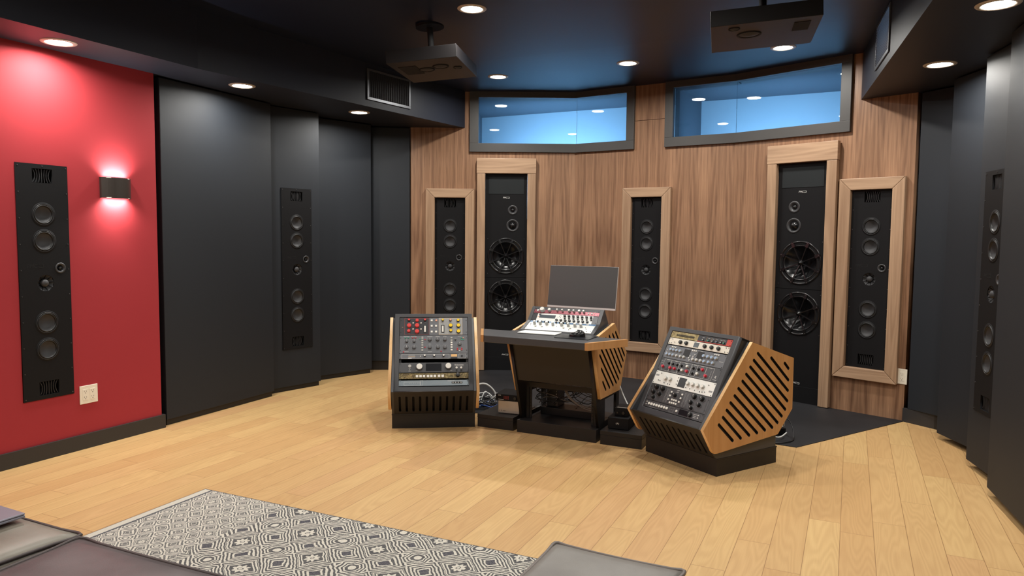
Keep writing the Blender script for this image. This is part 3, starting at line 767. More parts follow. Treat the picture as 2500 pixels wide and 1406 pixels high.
# sconce light, blue lamps below the sills of the room beyond
XR = on(fR, 0.735, 1.604)
area_light('sconce_lamp_up', XR @ T(0, -0.03, 0.060) @ Matrix.Rotation(PI, 4, 'X'), 0.16, 3.0, (1, 0.95, 0.9), 130, 'RECTANGLE', 0.04)
area_light('sconce_lamp_down', XR @ T(0, -0.03, -0.060), 0.16, 3.0, (1, 0.95, 0.9), 130, 'RECTANGLE', 0.04)
BLUE = (0.36, 0.66, 1.0)
def aim(p, q):
    d = (Vector(q) - Vector(p)).normalized(); return T(*p) @ d.to_track_quat('-Z', 'Y').to_matrix().to_4x4()
area_light('blue_lamp_left', aim((0.35, 7.45, 1.95), (0.9, 8.4, 2.30)), 1.3, 31, BLUE, 175, 'RECTANGLE', 0.25)
area_light('blue_lamp_right', aim((2.25, 6.4, 1.95), (2.8, 7.3, 2.30)), 1.0, 21, BLUE, 175, 'RECTANGLE', 0.25)

# ------------------------------------------------------------------ soffit air vents
def air_vent(X, W, H, n, label, horizontal=False):
    r = empty('air_vent', X); tag(r, label, 'air vent')
    f = MB().box(0, W, -0.008, 0, 0, 0.022, 'vent').box(0, W, -0.008, 0, H - 0.016, H, 'vent').box(0, 0.022, -0.008, 0, 0.022, H - 0.016, 'vent').box(W - 0.022, W, -0.008, 0, 0.022, H - 0.016, 'vent')
    f.build('vent_frame', r, 0.001)
    MB().box(0.02, W - 0.02, -0.001, 0, 0.02, H - 0.015, 'deep').build('backing', r)
    b = MB()
    for i in range(n):
        if horizontal:
            z = 0.03 + (H - 0.056) * i / (n - 1)
            b.prism([(-0.001, z - 0.003), (-0.009, z + 0.003), (-0.009, z + 0.0045), (-0.001, z - 0.0015)], 0.022, W - 0.022, 'x', 'vent'); continue
        x = 0.03 + (W - 0.06) * i / (n - 1)
        b.add([(x - 0.004, -0.001, 0.022), (x + 0.004, -0.009, 0.022), (x + 0.005, -0.009, 0.022), (x - 0.003, -0.001, 0.022),
               (x - 0.004, -0.001, H - 0.016), (x + 0.004, -0.009, H - 0.016), (x + 0.005, -0.009, H - 0.016), (x - 0.003, -0.001, H - 0.016)],
              [(0, 1, 5, 4), (1, 2, 6, 5), (2, 3, 7, 6), (3, 0, 4, 7)], 'vent_dark')
    b.build('slats', r)
fSL = frame((-2.02, 4.73), (1.55, 2.42)); fSR = frame((2.612, 5.552), (-0.782, -2.292))
air_vent(on(fSL, 1.525, 2.43, -0.001), 0.536, 0.25, 22, 'black metal air vent in the left soffit face behind the hanging speaker')
air_vent(on(fSR, 0.72, 2.43, -0.001), 0.545, 0.285, 15, 'metal air vent in the right soffit face', True)

# ------------------------------------------------------------------ speakers hung from the ceiling
def hung(P, Q, depth, label, drivers, rectv):
    """P left front corner, Q right front corner (plan)"""
    d = Vector((Q[0] - P[0], Q[1] - P[1])); L = math.hypot(d.length, Q[2] - P[2]); z = P[2]
    X = frame(P, d, z) @ Matrix.Rotation(-math.atan2(Q[2] - P[2], d.length), 4, 'Y'); r = empty('ceiling_speaker', X); tag(r, label, 'speaker', 'flat speakers hung from the ceiling')
    th = 0.082
    MB().box(0, L, 0, depth, 0, th, 'hung').build('cabinet', r, 0.002)
    for (x, y, rr) in drivers:
        w_ = MB().ringz([(rr, 0.0), (rr * 0.98, -0.004), (rr * 0.82, -0.003), (rr * 0.78, -0.001)], (x, y), 'spk', 36).build('driver', r)
        MB().ringz([(rr * 0.78, -0.001), (rr * 0.5, -0.005), (rr * 0.2, -0.008), (0.001, -0.009)], (x, y), 'cone', 36).build('cone', w_)
    MB().box(rectv[0], rectv[1], rectv[2], rectv[3], -0.002, 0.0, 'spk_dark').build('port', r)
    zc = ceilz(X.translation.x, X.translation.y) - z - 0.018
    b = MB().cyl((L / 2, depth * 0.45), 0.095, zc - 0.012, zc + 0.004, 'spk_dark', 28, 'z').cyl((L / 2, depth * 0.45), 0.02, th + 0.004, zc - 0.012, 'spk_dark', 16, 'z')
    b.box(L / 2 - 0.07, L / 2 - 0.06, depth * 0.45 - 0.03, depth * 0.45 + 0.03, th, th + 0.05, 'spk_dark').box(L / 2 + 0.06, L / 2 + 0.07, depth * 0.45 - 0.03, depth * 0.45 + 0.03, th, th + 0.05, 'spk_dark').box(L / 2 - 0.07, L / 2 + 0.07, depth * 0.45 - 0.03, depth * 0.45 + 0.03, th, th + 0.006, 'spk_dark')
    for x in (L / 2 - 0.065, L / 2 + 0.065): b.cyl((depth * 0.45, th + 0.03), 0.006, x - 0.008, x + 0.008, 'screw', 12, 'x')
    b.build('mounting_bracket', r)
hung((-0.827, 4.78, 2.428), (-0.364, 4.70, 2.459), 0.587, 'flat dark speaker hung from the ceiling at the left', [(0.20, 0.25, 0.055), (0.31, 0.20, 0.055), (0.41, 0.27, 0.03)], (0.04, 0.16, 0.12, 0.34))
hung((1.029, 3.90, 2.427), (1.557, 3.75, 2.452), 0.55, 'flat dark speaker hung from the ceiling at the upper right', [(0.20, 0.22, 0.065), (0.12, 0.08, 0.03)], (0.42, 0.50, 0.08, 0.24))

# ------------------------------------------------------------------ rack furniture
def side_panel(poly, slots, x0, x1, name, parent, X=None):
    """wooden side: outline in (y, z), slots as (p, q) pairs, thickness x0..x1"""
    me = slab(poly, [capsule(p, q, 0.0185) for p, q in slots], -x1, -x0, 'cherry', 'side_panel')
    me.materials.append(get('cherry_edge')); me.materials.append(get('deep'))
    segs = [(Vector(poly[i]), Vector(poly[(i + 1) % len(poly)])) for i in range(len(poly))]
    for p in me.polygons:
        if abs(p.normal.y) < 0.5:
            c = Vector((p.center.x, p.center.z)); on_edge = False
            for a, b in segs:
                d = (b - a); t = max(0, min(1, (c - a).dot(d) / d.length_squared))
                if (c - a - d * t).length < 0.004: on_edge = True
            p.material_index = 1 if on_edge else 2
    me.transform(Matrix.Rotation(PI / 2, 4, 'Z'))
    return link(name, me, parent)

RP = [(0.24, 0.741), (0.613, 0.621), (0.616, 0.316), (0.489, 0.178), (-0.022, 0.141), (-0.045, 0.142), (-0.062, 0.156), (-0.14, 0.283)]
RS = [((-0.018, 0.301), (0.098, 0.196)), ((0.013, 0.339), (0.165, 0.2)), ((0.042, 0.376), (0.236, 0.207)), ((0.071, 0.414), (0.304, 0.211)),
      ((0.103, 0.45), (0.372, 0.218)), ((0.133, 0.488), (0.437, 0.225)), ((0.165, 0.526), (0.483, 0.248)), ((0.194, 0.563), (0.52, 0.282)),
      ((0.227, 0.601), (0.55, 0.319)), ((0.255, 0.637), (0.567, 0.367)), ((0.288, 0.674), (0.568, 0.43)), ((0.407, 0.638), (0.568, 0.493)), ((0.53, 0.597), (0.566, 0.562))]
FACE = T(0, -0.10, 0.26) @ Matrix.Rotation(-math.asin(0.473), 4, 'X')
def rack(X, label):
    W = 0.57
    r = empty('equipment_rack', X); tag(r, label, 'equipment rack', 'slanted studio equipment racks')
    MB().box(0, W, 0, 0.51, 0, 0.092, 'blk').box(-0.002, W + 0.002, -0.002, 0.512, 0.092, 0.100, 'blk').build('plinth', r, 0.001)
    side_panel(RP, RS, W + 0.002, W + 0.022, 'side_panel', r); side_panel(RP, RS, -0.022, -0.002, 'side_panel', r)
    hull = [(0.0, 0.10), (-0.137, 0.283), (0.236, 0.736), (0.605, 0.617), (0.608, 0.318), (0.50, 0.185), (0.50, 0.10)]
    h = MB()
    for a, b in ((0, 0.016), (W - 0.016, W)): h.prism(hull, a, b, 'x', 'char')
    h.prism([(0.30, 0.712), (0.604, 0.615), (0.604, 0.603), (0.30, 0.70)], 0.016, W - 0.016, 'x', 'blk')
    h.prism([(0.604, 0.615), (0.607, 0.318), (0.597, 0.318), (0.594, 0.610)], 0.016, W - 0.016, 'x', 'blk')
    h.prism([(0.5, 0.10), (0.5, 0.185), (0.607, 0.318), (0.597, 0.318), (0.49, 0.19), (0.49, 0.10)], 0.016, W - 0.016, 'x', 'blk')
    h.box(0.016, W - 0.016, 0.0, 0.49, 0.10, 0.105, 'blk')
    h.build('cabinet', r, 0.0008)
    # slotted lower front
    L = math.hypot(0.137, 0.183)
    me = slab(rect(0.016, W - 0.016, 0, L), [capsule((0.056 + i * 0.0455, 0.03), (0.056 + i * 0.0455, 0.172), 0.0155) for i in range(11)], 0.0, 0.008, 'modesty', 'vent_panel')
    link('vent_panel', me, r, T(0, 0, 0.10) @ Matrix.Rotation(math.atan2(0.137, 0.183), 4, 'X'))
    MB().prism([(0.03, 0.108), (-0.09, 0.27), (-0.085, 0.275), (0.04, 0.115)], 0.02, W - 0.02, 'x', 'deep').build('inner_panel', r)
    # bezel with the equipment opening
    b = slab(rect(0.016, W - 0.016, 0, 0.581), [rect(0.047, 0.523, 0.049, 0.556)], -0.004, 0.026, 'char', 'bezel', 0.0015)
    link('bezel', b, r, FACE)
    s = MB()
    for a, c in ((0.0165, 0.028), (W - 0.028, W - 0.0165)):
        s.prism([(-0.078, 0.272), (0.188, 0.766), (0.30, 0.728), (0.32, 0.60), (0.05, 0.32)], a, c, 'x', 'blk')
    s.prism([(0.188, 0.768), (0.30, 0.73), (0.30, 0.715), (0.190, 0.753)], 0.0165, W - 0.0165, 'x', 'blk')
    s.build('bezel_box', r, 0.001)
    k = MB(); k.X = FACE.copy()
    k.box(0.045, 0.525, 0.11, 0.115, 0.04, 0.56, 'deep')
    k.build('back_panel', r)
    for x in (0.049, 0.507):
        q = MB(); q.X = FACE.copy(); q.box(x, x + 0.014, 0.010, 0.013, 0.05, 0.555, 'blk')
        n = 24
        for i in range(n): q.box(x + 0.004, x + 0.010, 0.0094, 0.0101, 0.062 + i * 0.0205, 0.069 + i * 0.0205, 'spk_dark')
        q.build('rail', r)
    return r
XL = frame((-0.816, 4.92), (0.554, 0.063)); XRk = frame((0.841, 4.445), (0.309, -0.484)); XD = frame((0.042, 4.866), (0.505, -0.255))
rack(XL, 'slanted equipment rack left of the desk with red and yellow knobs on its top unit')
rack(XRk, 'slanted equipment rack at the right, slotted wooden side facing the camera')

# ---- rack units
_mesh = {}
def knob(r, cap, body, h):
    k = ('k', r, cap, body, h)
    if k not in _mesh:
        m = MB().cyl((0, 0), r, -h * 0.82, 0, body, 20, 'y', r2=r * 1.06).cyl((0, 0), r * 0.84, -h, -h * 0.82, cap, 20)
        m.box(-r * 0.08, r * 0.08, -h * 1.03, -h, r * 0.1, r * 0.8, 'print' if cap in ('kblk', 'kgry') else cap)
        _mesh[k] = m.mesh('knob')
    return _mesh[k]
def button(w, h, mat, d=0.004):
    k = ('b', w, h, mat, d)
    if k not in _mesh: _mesh[k] = MB().box(-w / 2, w / 2, -d, 0, -h / 2, h / 2, mat).mesh('button')
    return _mesh[k]
SCR = MB().cyl((0, 0), 0.0026, -0.0012, 0.0, 'spk_dark', 10).mesh('screw')
def unit(X, s0, H, plate, label, els, W=0.472, ears=None, yoff=0.002, kind='rack unit', group='rack units', depth=0.09):
    r = empty('rack_unit', X @ T(0.049, yoff, s0)); tag(r, label, kind, group)
    H -= 0.0012
    fp = MB().box(0, W, -0.003, 0, 0, H, plate); fp.build('faceplate', r, 0.0005)
    MB().box(0.016, W - 0.016, 0.0005, depth, 0.002, H - 0.002, 'deep').build('chassis', r)
    for x in (0.008, W - 0.008):
        for z in ([0.007, H - 0.007] if H < 0.1 else [0.02, H - 0.02]): link('screw', SCR, r, T(x, -0.003, z))
    pm = MB(); ymk = -0.0034
    def P(fx, fz): return fx * W, fz * H
    for e in els:
        t = e[0]
        if t == 'k':
            _, fx, fz, rr, cap = e[:5]; body = e[5] if len(e) > 5 else cap; h = e[6] if len(e) > 6 else rr * 1.3
            x, z = P(fx, fz); link('knob', knob(rr, cap, body, h), r, T(x, -0.003, z))
        elif t == 'b':
            x, z = P(e[1], e[2]); link('button', button(e[3], e[4], e[5]), r, T(x, -0.003, z))
        elif t == 'r':
            x, z = P(e[1], e[2]); link('button', knob(e[3], e[4], e[4], 0.004), r, T(x, -0.003, z))
        elif t == 'd':
            x, z = P(e[1], e[2]); w, h = e[3] / 2, e[4] / 2
            MB().box(x - w, x + w, -0.0042, -0.003, z - h, z + h, e[5]).build('display', r)
        elif t == 'm':
            x, z = P(e[1], e[2]); w, h = e[3] / 2, e[4] / 2
            o = MB().box(x - w, x + w, -0.006, -0.003, z - h, z + h, 'pdark').build('meter', r)
            MB().box(x - w * 0.5, x + w * 0.5, -0.0066, -0.006, z - h * 0.75, z + h * 0.8, e[5]).build('scale', o)
        elif t == 'tog':
            x, z = P(e[1], e[2]); o = MB().cyl((x, z), 0.0022, -0.005, -0.003, 'screw', 10).cyl((x, z + 0.001), 0.0011, -0.012, -0.005, 'screw', 8).build('toggle_switch', r)
        elif t == 'o':      # outline
            x0, z0 = P(e[1], e[3]); x1, z1 = P(e[2], e[4]); m = e[5] if len(e) > 5 else 'print'; g = 0.0009
            pm.box(x0, x1, ymk, -0.003, z0, z0 + g, m).box(x0, x1, ymk, -0.003, z1 - g, z1, m).box(x0, x0 + g, ymk, -0.003, z0, z1, m).box(x1 - g, x1, ymk, -0.003, z0, z1, m)
        elif t == 'f':      # painted field
            x0, z0 = P(e[1], e[3]); x1, z1 = P(e[2], e[4]); pm.box(x0, x1, -0.0032, -0.003, z0, z1, e[5])
        elif t == 't':
            x, z = P(e[3], e[4]); text(pm, e[1], e[2], x, z, -0.0036, e[5] if len(e) > 5 else 'print', e[6] if len(e) > 6 else 0.0)
        elif t == 'c':      # tick circle
            x, z = P(e[1], e[2]); rr = e[3]; m = e[4] if len(e) > 4 else 'print'
            for i in range(13):
                a = math.radians(-40 + i * 260 / 12 ); c, s_ = math.cos(a), math.sin(a)
                x0, z0 = x + rr * c, z + rr * s_; pm.box(x0 - 0.0006, x0 + 0.0006, ymk, -0.003, z0 - 0.0006, z0 + 0.0006, m)
        elif t == 'l':      # dash of fine lettering
            x, z = P(e[1], e[2]); pm.box(x - e[3] / 2, x + e[3] / 2, ymk, -0.003, z - 0.0007, z + 0.0007, e[4] if len(e) > 4 else 'printg')
    if pm.v: pm.build('printed_marks', r)
    return r
GL, GR, GT = 'units in the left rack', 'units in the right rack', 'units in the desk turret'
FL, FR_ = XL @ FACE, XRk @ FACE
def px1(x, y): return ((x - 165) / 1630, (690 - y) / 432)
def px2(x, y): return ((x - 165) / 1630, (1135 - y) / 440)
e = [('f', 0.0, 0.435, 0, 1, 'unit_black'), ('f', 0.575, 0.925, 0.01, 0.99, 'unit_silver'), ('o', 0.068, 0.43, 0.03, 0.97, 'printr'), ('o', 0.575, 0.925, 0.02, 0.97, 'orange'), ('l', 0.04, 0.45, 0.008, 'orange')]
for x, y, q in ((383, 305, 's'), (578, 318, 'm'), (768, 305, 's'), (387, 445, 'b'), (578, 445, 'b'), (380, 580, 'm'), (578, 592, 'b')):
    fx, fz = px1(x, y); e.append(('k', fx, fz - 0.03, {'s': 0.0085, 'm': 0.011, 'b': 0.0145}[q], 'kred', 'kblk' if q == 's' else 'kred', 0.016)); e.append(('l', fx, fz - 0.16, 0.016, 'printg'))
for x, y, q, c in ((1198, 310, 's', 'kyel'), (1385, 310, 's', 'ksal'), (1573, 318, 'm', 'kyel'), (1387, 450, 'b', 'kyel'), (1577, 450, 'b', 'kyel'), (1390, 578, 'm', 'kyel'), (1577, 595, 'b', 'kyel')):
    fx, fz = px1(x, y); e.append(('k', fx, fz - 0.03, {'s': 0.0085, 'm': 0.011, 'b': 0.0145}[q], c, 'kblk', 0.016))
for x in (768, 1198): fx, fz = px1(x, 540); e.append(('m', fx, fz, 0.022, 0.058, 'kwht'))
for x, y in ((930, 328), (930, 465), (1035, 465), (930, 610), (1035, 610)): fx, fz = px1(x, y); e.append(('b', fx, fz, 0.0135, 0.0135, 'kwht')); e.append(('l', fx, fz - 0.12, 0.012))
fx, fz = px1(1042, 325); e.append(('r', fx, fz, 0.007, 'ksal'))
for x, y in ((483, 388), (672, 390), (483, 540), (672, 540)): fx, fz = px1(x, y); e.append(('r', fx, fz, 0.0055, 'kwht')); e.append(('tog', fx, fz))
unit(FL, 0.4225, 0.1305, 'unit_grey', 'top unit of the left rack with red knobs and yellow knobs', e, group=GL)
e = []
for x, y, q in ((333, 990, 'b'), (512, 990, 'b'), (885, 800, 'b'), (885, 990, 'b'), (1072, 800, 'b'), (1080, 990, 'b'), (1247, 800, 'b'), (1247, 990, 'b'), (333, 840, 'm'), (512, 840, 'm'), (1600, 915, 'b'), (1500, 800, 's')):
    fx, fz = px2(x, y); e.append(('k', fx, fz, {'b': 0.0125, 'm': 0.010, 's': 0.007}[q], 'kgry', 'kgry', 0.014)); e.append(('c', fx, fz, {'b': 0.0205, 'm': 0.017, 's': 0.011}[q]))
for y in (765, 823, 880, 938, 997, 1058): fx, fz = px2(707, y); e.append(('b', fx, fz, 0.013, 0.011, 'kclr')); fx, fz = px2(1405, y - 4); e.append(('b', fx, fz, 0.013, 0.011, 'kwht' if y > 870 else 'kclr'))
for x, y, c in ((300, 760, 'kgrn'), (370, 760, 'kgrn'), (475, 760, 'kred'), (545, 760, 'kred'), (650, 790, 'kgrn'), (770, 800, 'kwine'), (770, 990, 'kwine'), (1645, 762, 'kgrn'), (1690, 762, 'ksal'), (1645, 805, 'kgrn'), (1690, 805, 'kgrn'),
                (1545, 1057, 'kred'), (1595, 1080, 'kwht'), (1648, 1057, 'kred'), (1545, 1022, 'kwine'), (1648, 1022, 'kwine'), (265, 1100, 'kwine'), (1155, 1092, 'kwine')):
    fx, fz = px2(x, y); e.append(('b', fx, fz, 0.0095, 0.006, c))
for x, y, w_ in ((330, 722, 0.04), (500, 722, 0.04), (885, 727, 0.036), (1072, 727, 0.03), (1247, 727, 0.022), (885, 910, 0.012), (1600, 722, 0.026), (330, 1092, 0.03), (885, 1100, 0.03), (707, 727, 0.012)):
    fx, fz = px2(x, y); e.append(('l', fx, fz, w_, 'print'))
unit(FL, 0.288, 0.133, 'unit_grey', 'grey unit with ringed grey knobs below the red and yellow knob unit', e, group=GL)
e = [('o', 0.035, 0.725, 0.08, 0.9), ('o', 0.865, 0.97, 0.08, 0.9), ('l', 0.18, 0.72, 0.045, 'print'), ('l', 0.18, 0.52, 0.05, 'orange'), ('l', 0.18, 0.34, 0.045, 'print'), ('f', 0.125, 0.18, 0.08, 0.22, 'print'), ('r', 0.305, 0.5, 0.0035, 'kwht'), ('b', 0.91, 0.5, 0.011, 0.011, 'kblk'),
     ('d', 0.795, 0.62, 0.042, 0.017, 'orange'), ('d', 0.795, 0.15, 0.044, 0.008, 'pdark')]
for fx in (0.368, 0.506, 0.643): e.append(('k', fx, 0.6, 0.0075, 'kwht', 'kblk', 0.015))
unit(FL, 0.247, 0.0395, 'unit_grey', 'thin grey unit with three white-capped knobs and an amber meter', e, group=GL)
e = [('d', 0.497, 0.52, 0.107, 0.054, 'screen'), ('k', 0.292, 0.56, 0.0235, 'kwht', 'kgry', 0.018), ('k', 0.71, 0.6, 0.0225, 'kwht', 'kgry', 0.018), ('r', 0.152, 0.66, 0.0105, 'kclr'), ('r', 0.83, 0.45, 0.0075, 'kwht'), ('r', 0.897, 0.45, 0.0075, 'kwht'),
     ('b', 0.83, 0.2, 0.011, 0.011, 'kblk'), ('b', 0.897, 0.2, 0.011, 0.011, 'kblk'), ('l', 0.152, 0.44, 0.014, 'print'), ('r', 0.152, 0.28, 0.0022, 'kwht'), ('l', 0.152, 0.16, 0.016, 'print'), ('l', 0.25, 0.18, 0.012, 'print'), ('l', 0.75, 0.18, 0.014, 'print'),
     ('t', 'Bettermaker', 0.0125, 0.865, 0.76, 'print', 0.4), ('l', 0.87, 0.64, 0.062, 'print')]
unit(FL, 0.150, 0.0715, 'unit_dark', 'dark unit with two large white knobs beside a black screen', e, group=GL)
e = [('k', 0.846, 0.6, 0.0135, 'kblk', 'kblk', 0.02), ('d', 0.733, 0.42, 0.052, 0.020, 'brass'), ('d', 0.733, 0.42, 0.044, 0.013, 'lcd')]
for x in (710, 815, 920, 1040, 1140, 1245, 1370, 1480): e.append(('b', (x - 170) / 2090, 0.45, 0.0165, 0.0165, 'kwht'))
for x in (0.16, 0.185):
    for z in (0.2, 0.36, 0.52, 0.68): e.append(('l', x, z, 0.004, 'orange'))
unit(FL, 0.106, 0.0405, 'bronze', 'thin bronze unit with a row of eight square white buttons', e, group=GL)
e = [('o', 0.075, 0.305, 0.1, 0.72), ('o', 0.307, 0.345, 0.1, 0.95), ('f', 0.755, 0.91, 0.36, 0.7, 'pdark'), ('l', 0.75, 0.86, 0.05, 'print'), ('l', 0.85, 0.86, 0.05, 'printg')]
for x in (0.15, 0.175, 0.21, 0.235, 0.27, 0.29): e.append(('l', x, 0.5, 0.005, 'print'))
for x in (0.775, 0.812, 0.852, 0.89): e.append(('b', x, 0.53, 0.008, 0.007, 'kclr'))
for q in range(7): e.append(('l', 0.46 + q * 0.022, 0.3 + 0.1 * (q % 3), 0.008, 'printg'))
unit(FL, 0.0555, 0.040, 'unit_steel', 'thin steel-coloured unit at the bottom of the left rack', e, group=GL)

# right rack
e = [('f', 0.0, 0.46, 0, 1, 'brass'), ('f', 0.09, 0.40, 0.28, 0.62, 'pdark'), ('f', 0.11, 0.39, 0.5, 0.54, 'printg'), ('f', 0.09, 0.39, 0.42, 0.44, 'lcd'), ('f', 0.46, 0.90, 0.12, 1, 'unit_black'), ('f', 0.46, 1.0, 0.0, 0.1, 'printr'), ('f', 0.92, 1.0, 0.1, 1.0, 'printr')]
for x, c in ((0.55, 'kclr'), (0.64, 'kgrn'), (0.705, 'kclr'), (0.77, 'kblu'), (0.835, 'kclr'), (0.885, 'kgrn')): e.append(('k', x, 0.32, 0.005, c, 'kblk', 0.007)); e.append(('l', x - 0.005, 0.72, 0.016, 'print'))
for x in (0.60, 0.675, 0.74, 0.81, 0.86): e.append(('f', x - 0.0015, x + 0.0015, 0.12, 0.9, 'orange'))
unit(FR_, 0.5135, 0.041, 'unit_black', 'top unit of the right rack, brass left half and black right half edged in red', e, group=GR)
e = [('d', 0.475, 0.5, 0.038, 0.030, 'lcd'), ('tog', 0.11, 0.35)]
for x in (0.21, 0.31, 0.62, 0.73, 0.84): e.append(('k', x, 0.5, 0.0115, 'kblk', 'kblk', 0.012))
for x in (0.055, 0.945):
    for z in (0.2, 0.8): e.append(('r', x, z, 0.002, 'kblk'))
unit(FR_, 0.4675, 0.044, 'unit_cream', 'cream unit with five black knobs near the top of the right rack', e, group=GR)
e = [('t', 'G', 0.011, 0.035, 0.62, 'print'), ('t', 'B', 0.011, 0.035, 0.45, 'print'), ('l', 0.95, 0.45, 0.03, 'print')]
for x in (0.10, 0.15, 0.205, 0.262): e.append(('k', x, 0.66, 0.0085, 'kblu', 'kclr', 0.011))
for i, x in enumerate((0.06, 0.115, 0.172, 0.235, 0.30, 0.36)): e.append(('k', x, 0.28, 0.0085, 'kblu' if i < 3 else 'kclr', 'kclr', 0.011))
for i, x in enumerate((0.665, 0.73, 0.795, 0.86)): e.append(('k', x, 0.62, 0.010, 'kblu', 'kclr', 0.012))
for i, x in enumerate((0.515, 0.575, 0.64, 0.70, 0.77, 0.835)): e.append(('k', x, 0.25, 0.009, 'kblu' if i > 2 else 'kclr', 'kclr', 0.011))
for x in (0.375, 0.60): e.append(('d', x, 0.62, 0.048, 0.046, 'pdark')); e.append(('f', x - 0.035, x + 0.035, 0.66, 0.84, 'lcd')); e.append(('l', x, 0.93, 0.016, 'print'))
for x in (0.105, 0.135, 0.165, 0.455, 0.485, 0.515, 0.82, 0.85, 0.88): e.append(('b', x, 0.88, 0.008, 0.008, 'kwht'))
for x, z in ((0.45, 0.45), (0.44, 0.3), (0.46, 0.15), (0.50, 0.45), (0.52, 0.6)): e.append(('b', x, z, 0.008, 0.008, 'kclr'))
unit(FR_, 0.3765, 0.0865, 'unit_grey', 'grey unit with pale blue knobs and two square black meters', e, group=GR)
e = [('t', 'R', 0.022, 0.945, 0.35, 'print', 0.25), ('l', 0.945, 0.16, 0.028, 'print'), ('l', 0.03, 0.75, 0.014, 'print'), ('l', 0.03, 0.62, 0.014, 'print')]
for a, b in ((0.06, 0.185), (0.185, 0.33), (0.33, 0.535), (0.535, 0.63), (0.63, 0.775), (0.775, 0.895)): e.append(('o', a, b, 0.06, 0.93)); e.append(('l', (a + b) / 2, 0.90, 0.022, 'print'))
for x, z, c in ((0.155, 0.66, 'kblk'), (0.225, 0.66, 'kblk'), (0.30, 0.66, 'kblk'), (0.375, 0.66, 'kblk'), (0.475, 0.68, 'kwht'), (0.575, 0.66, 'kblk'), (0.66, 0.66, 'kblk'), (0.725, 0.68, 'kwine'), (0.075, 0.34, 'kwine'),
                (0.205, 0.34, 'kwine'), (0.28, 0.34, 'kwine'), (0.355, 0.3, 'kblk'), (0.415, 0.34, 'kwht'), (0.49, 0.34, 'kwine'), (0.585, 0.28, 'kblk'), (0.67, 0.32, 'kwht'), (0.80, 0.3, 'kwine')):
    e.append(('k', x, z, 0.0085 if c != 'kblk' else 0.0075, c, 'kclr' if c == 'kwht' else c, 0.012)); e.append(('c', x, z, 0.0115))
for z in range(8): e.append(('l', 0.86, 0.2 + z * 0.07, 0.003, 'print'))
unit(FR_, 0.290, 0.0855, 'unit_dark', 'dark unit with red, white and black knobs in white outlined sections', e, group=GR)
e = [('d', 0.485, 0.5, 0.056, 0.058, 'screen'), ('f', 0.015, 0.07, 0.6, 0.72, 'printg'), ('f', 0.93, 0.985, 0.28, 0.4, 'printg')]
for x in (0.205, 0.285, 0.585, 0.665, 0.745, 0.825): e.append(('k', x, 0.55, 0.0115, 'kwht', 'kclr', 0.014))
for x, z in ((0.09, 0.3), (0.12, 0.28), (0.10, 0.85), (0.20, 0.2), (0.265, 0.17), (0.30, 0.16), (0.405, 0.8), (0.405, 0.55), (0.405, 0.3), (0.57, 0.22), (0.64, 0.2), (0.72, 0.18), (0.80, 0.16), (0.84, 0.18), (0.875, 0.22), (0.90, 0.75)): e.append(('r', x, z, 0.0028, 'kgry'))
unit(FR_, 0.2045, 0.0845, 'unit_white', 'white unit with clear knobs and a dark square screen', e, group=GR)
e = [('t', 'API', 0.013, 0.475, 0.93, 'print', 0.2), ('t', '2500', 0.009, 0.475, 0.82, 'print', 0.2)]
for x, z, rr in ((0.115, 0.84, 0.0135), (0.225, 0.82, 0.0135), (0.09, 0.5, 0.0115), (0.20, 0.46, 0.0115), (0.12, 0.19, 0.0095), (0.455, 0.62, 0.0115), (0.755, 0.82, 0.0145), (0.88, 0.80, 0.0145), (0.735, 0.44, 0.0115), (0.865, 0.42, 0.0115), (0.77, 0.14, 0.0095)):
    e.append(('k', x, z, rr, 'kblk', 'kblk', 0.017)); e.append(('c', x, z, rr + 0.006))
for x in (0.295, 0.31, 0.335, 0.35, 0.60, 0.615, 0.645, 0.66): e.append(('f', x - 0.0012, x + 0.0012, 0.08, 0.92, 'printg'))
for x, z in ((0.385, 0.76), (0.38, 0.53), (0.375, 0.30), (0.565, 0.76), (0.56, 0.53), (0.555, 0.30), (0.435, 0.33), (0.47, 0.33), (0.505, 0.33), (0.415, 0.14), (0.45, 0.14), (0.485, 0.14), (0.52, 0.14)): e.append(('b', x, z, 0.0105, 0.0105, 'kwht'))
e += [('o', 0.03, 0.37, 0.04, 0.98, 'pdark'), ('o', 0.59, 0.97, 0.04, 0.98, 'pdark')]
unit(FR_, 0.0995, 0.1035, 'unit_dark', 'dark unit with large black knobs and white square buttons, second lowest in the right rack', e, group=GR)
e = [('d', 0.685, 0.52, 0.070, 0.032, 'screen'), ('k', 0.795, 0.5, 0.0125, 'kblk', 'kblk', 0.014), ('r', 0.50 + 0.07, 0.5, 0.007, 'kwht'), ('o', 0.45, 0.52, 0.15, 0.85, 'printg'), ('l', 0.485, 0.5, 0.016, 'printg'), ('o', 0.02, 0.95, 0.03, 0.97, 'pdark'),
     ('l', 0.865, 0.72, 0.03, 'print'), ('l', 0.865, 0.5, 0.022, 'print'), ('l', 0.865, 0.3, 0.022, 'print'), ('r', 0.92, 0.68, 0.0035, 'kwht'), ('r', 0.92, 0.34, 0.0035, 'kwht'), ('r', 0.045, 0.7, 0.003, 'kwht'), ('r', 0.045, 0.35, 0.003, 'kwht'), ('l', 0.16, 0.13, 0.05, 'printg')]
for i in range(8): e.append(('r', 0.09 + i * 0.045, 0.52, 0.0082, 'kwht'))
unit(FR_, 0.0525, 0.046, 'unit_dark', 'lowest unit of the right rack with a row of round white buttons', e, group=GR)

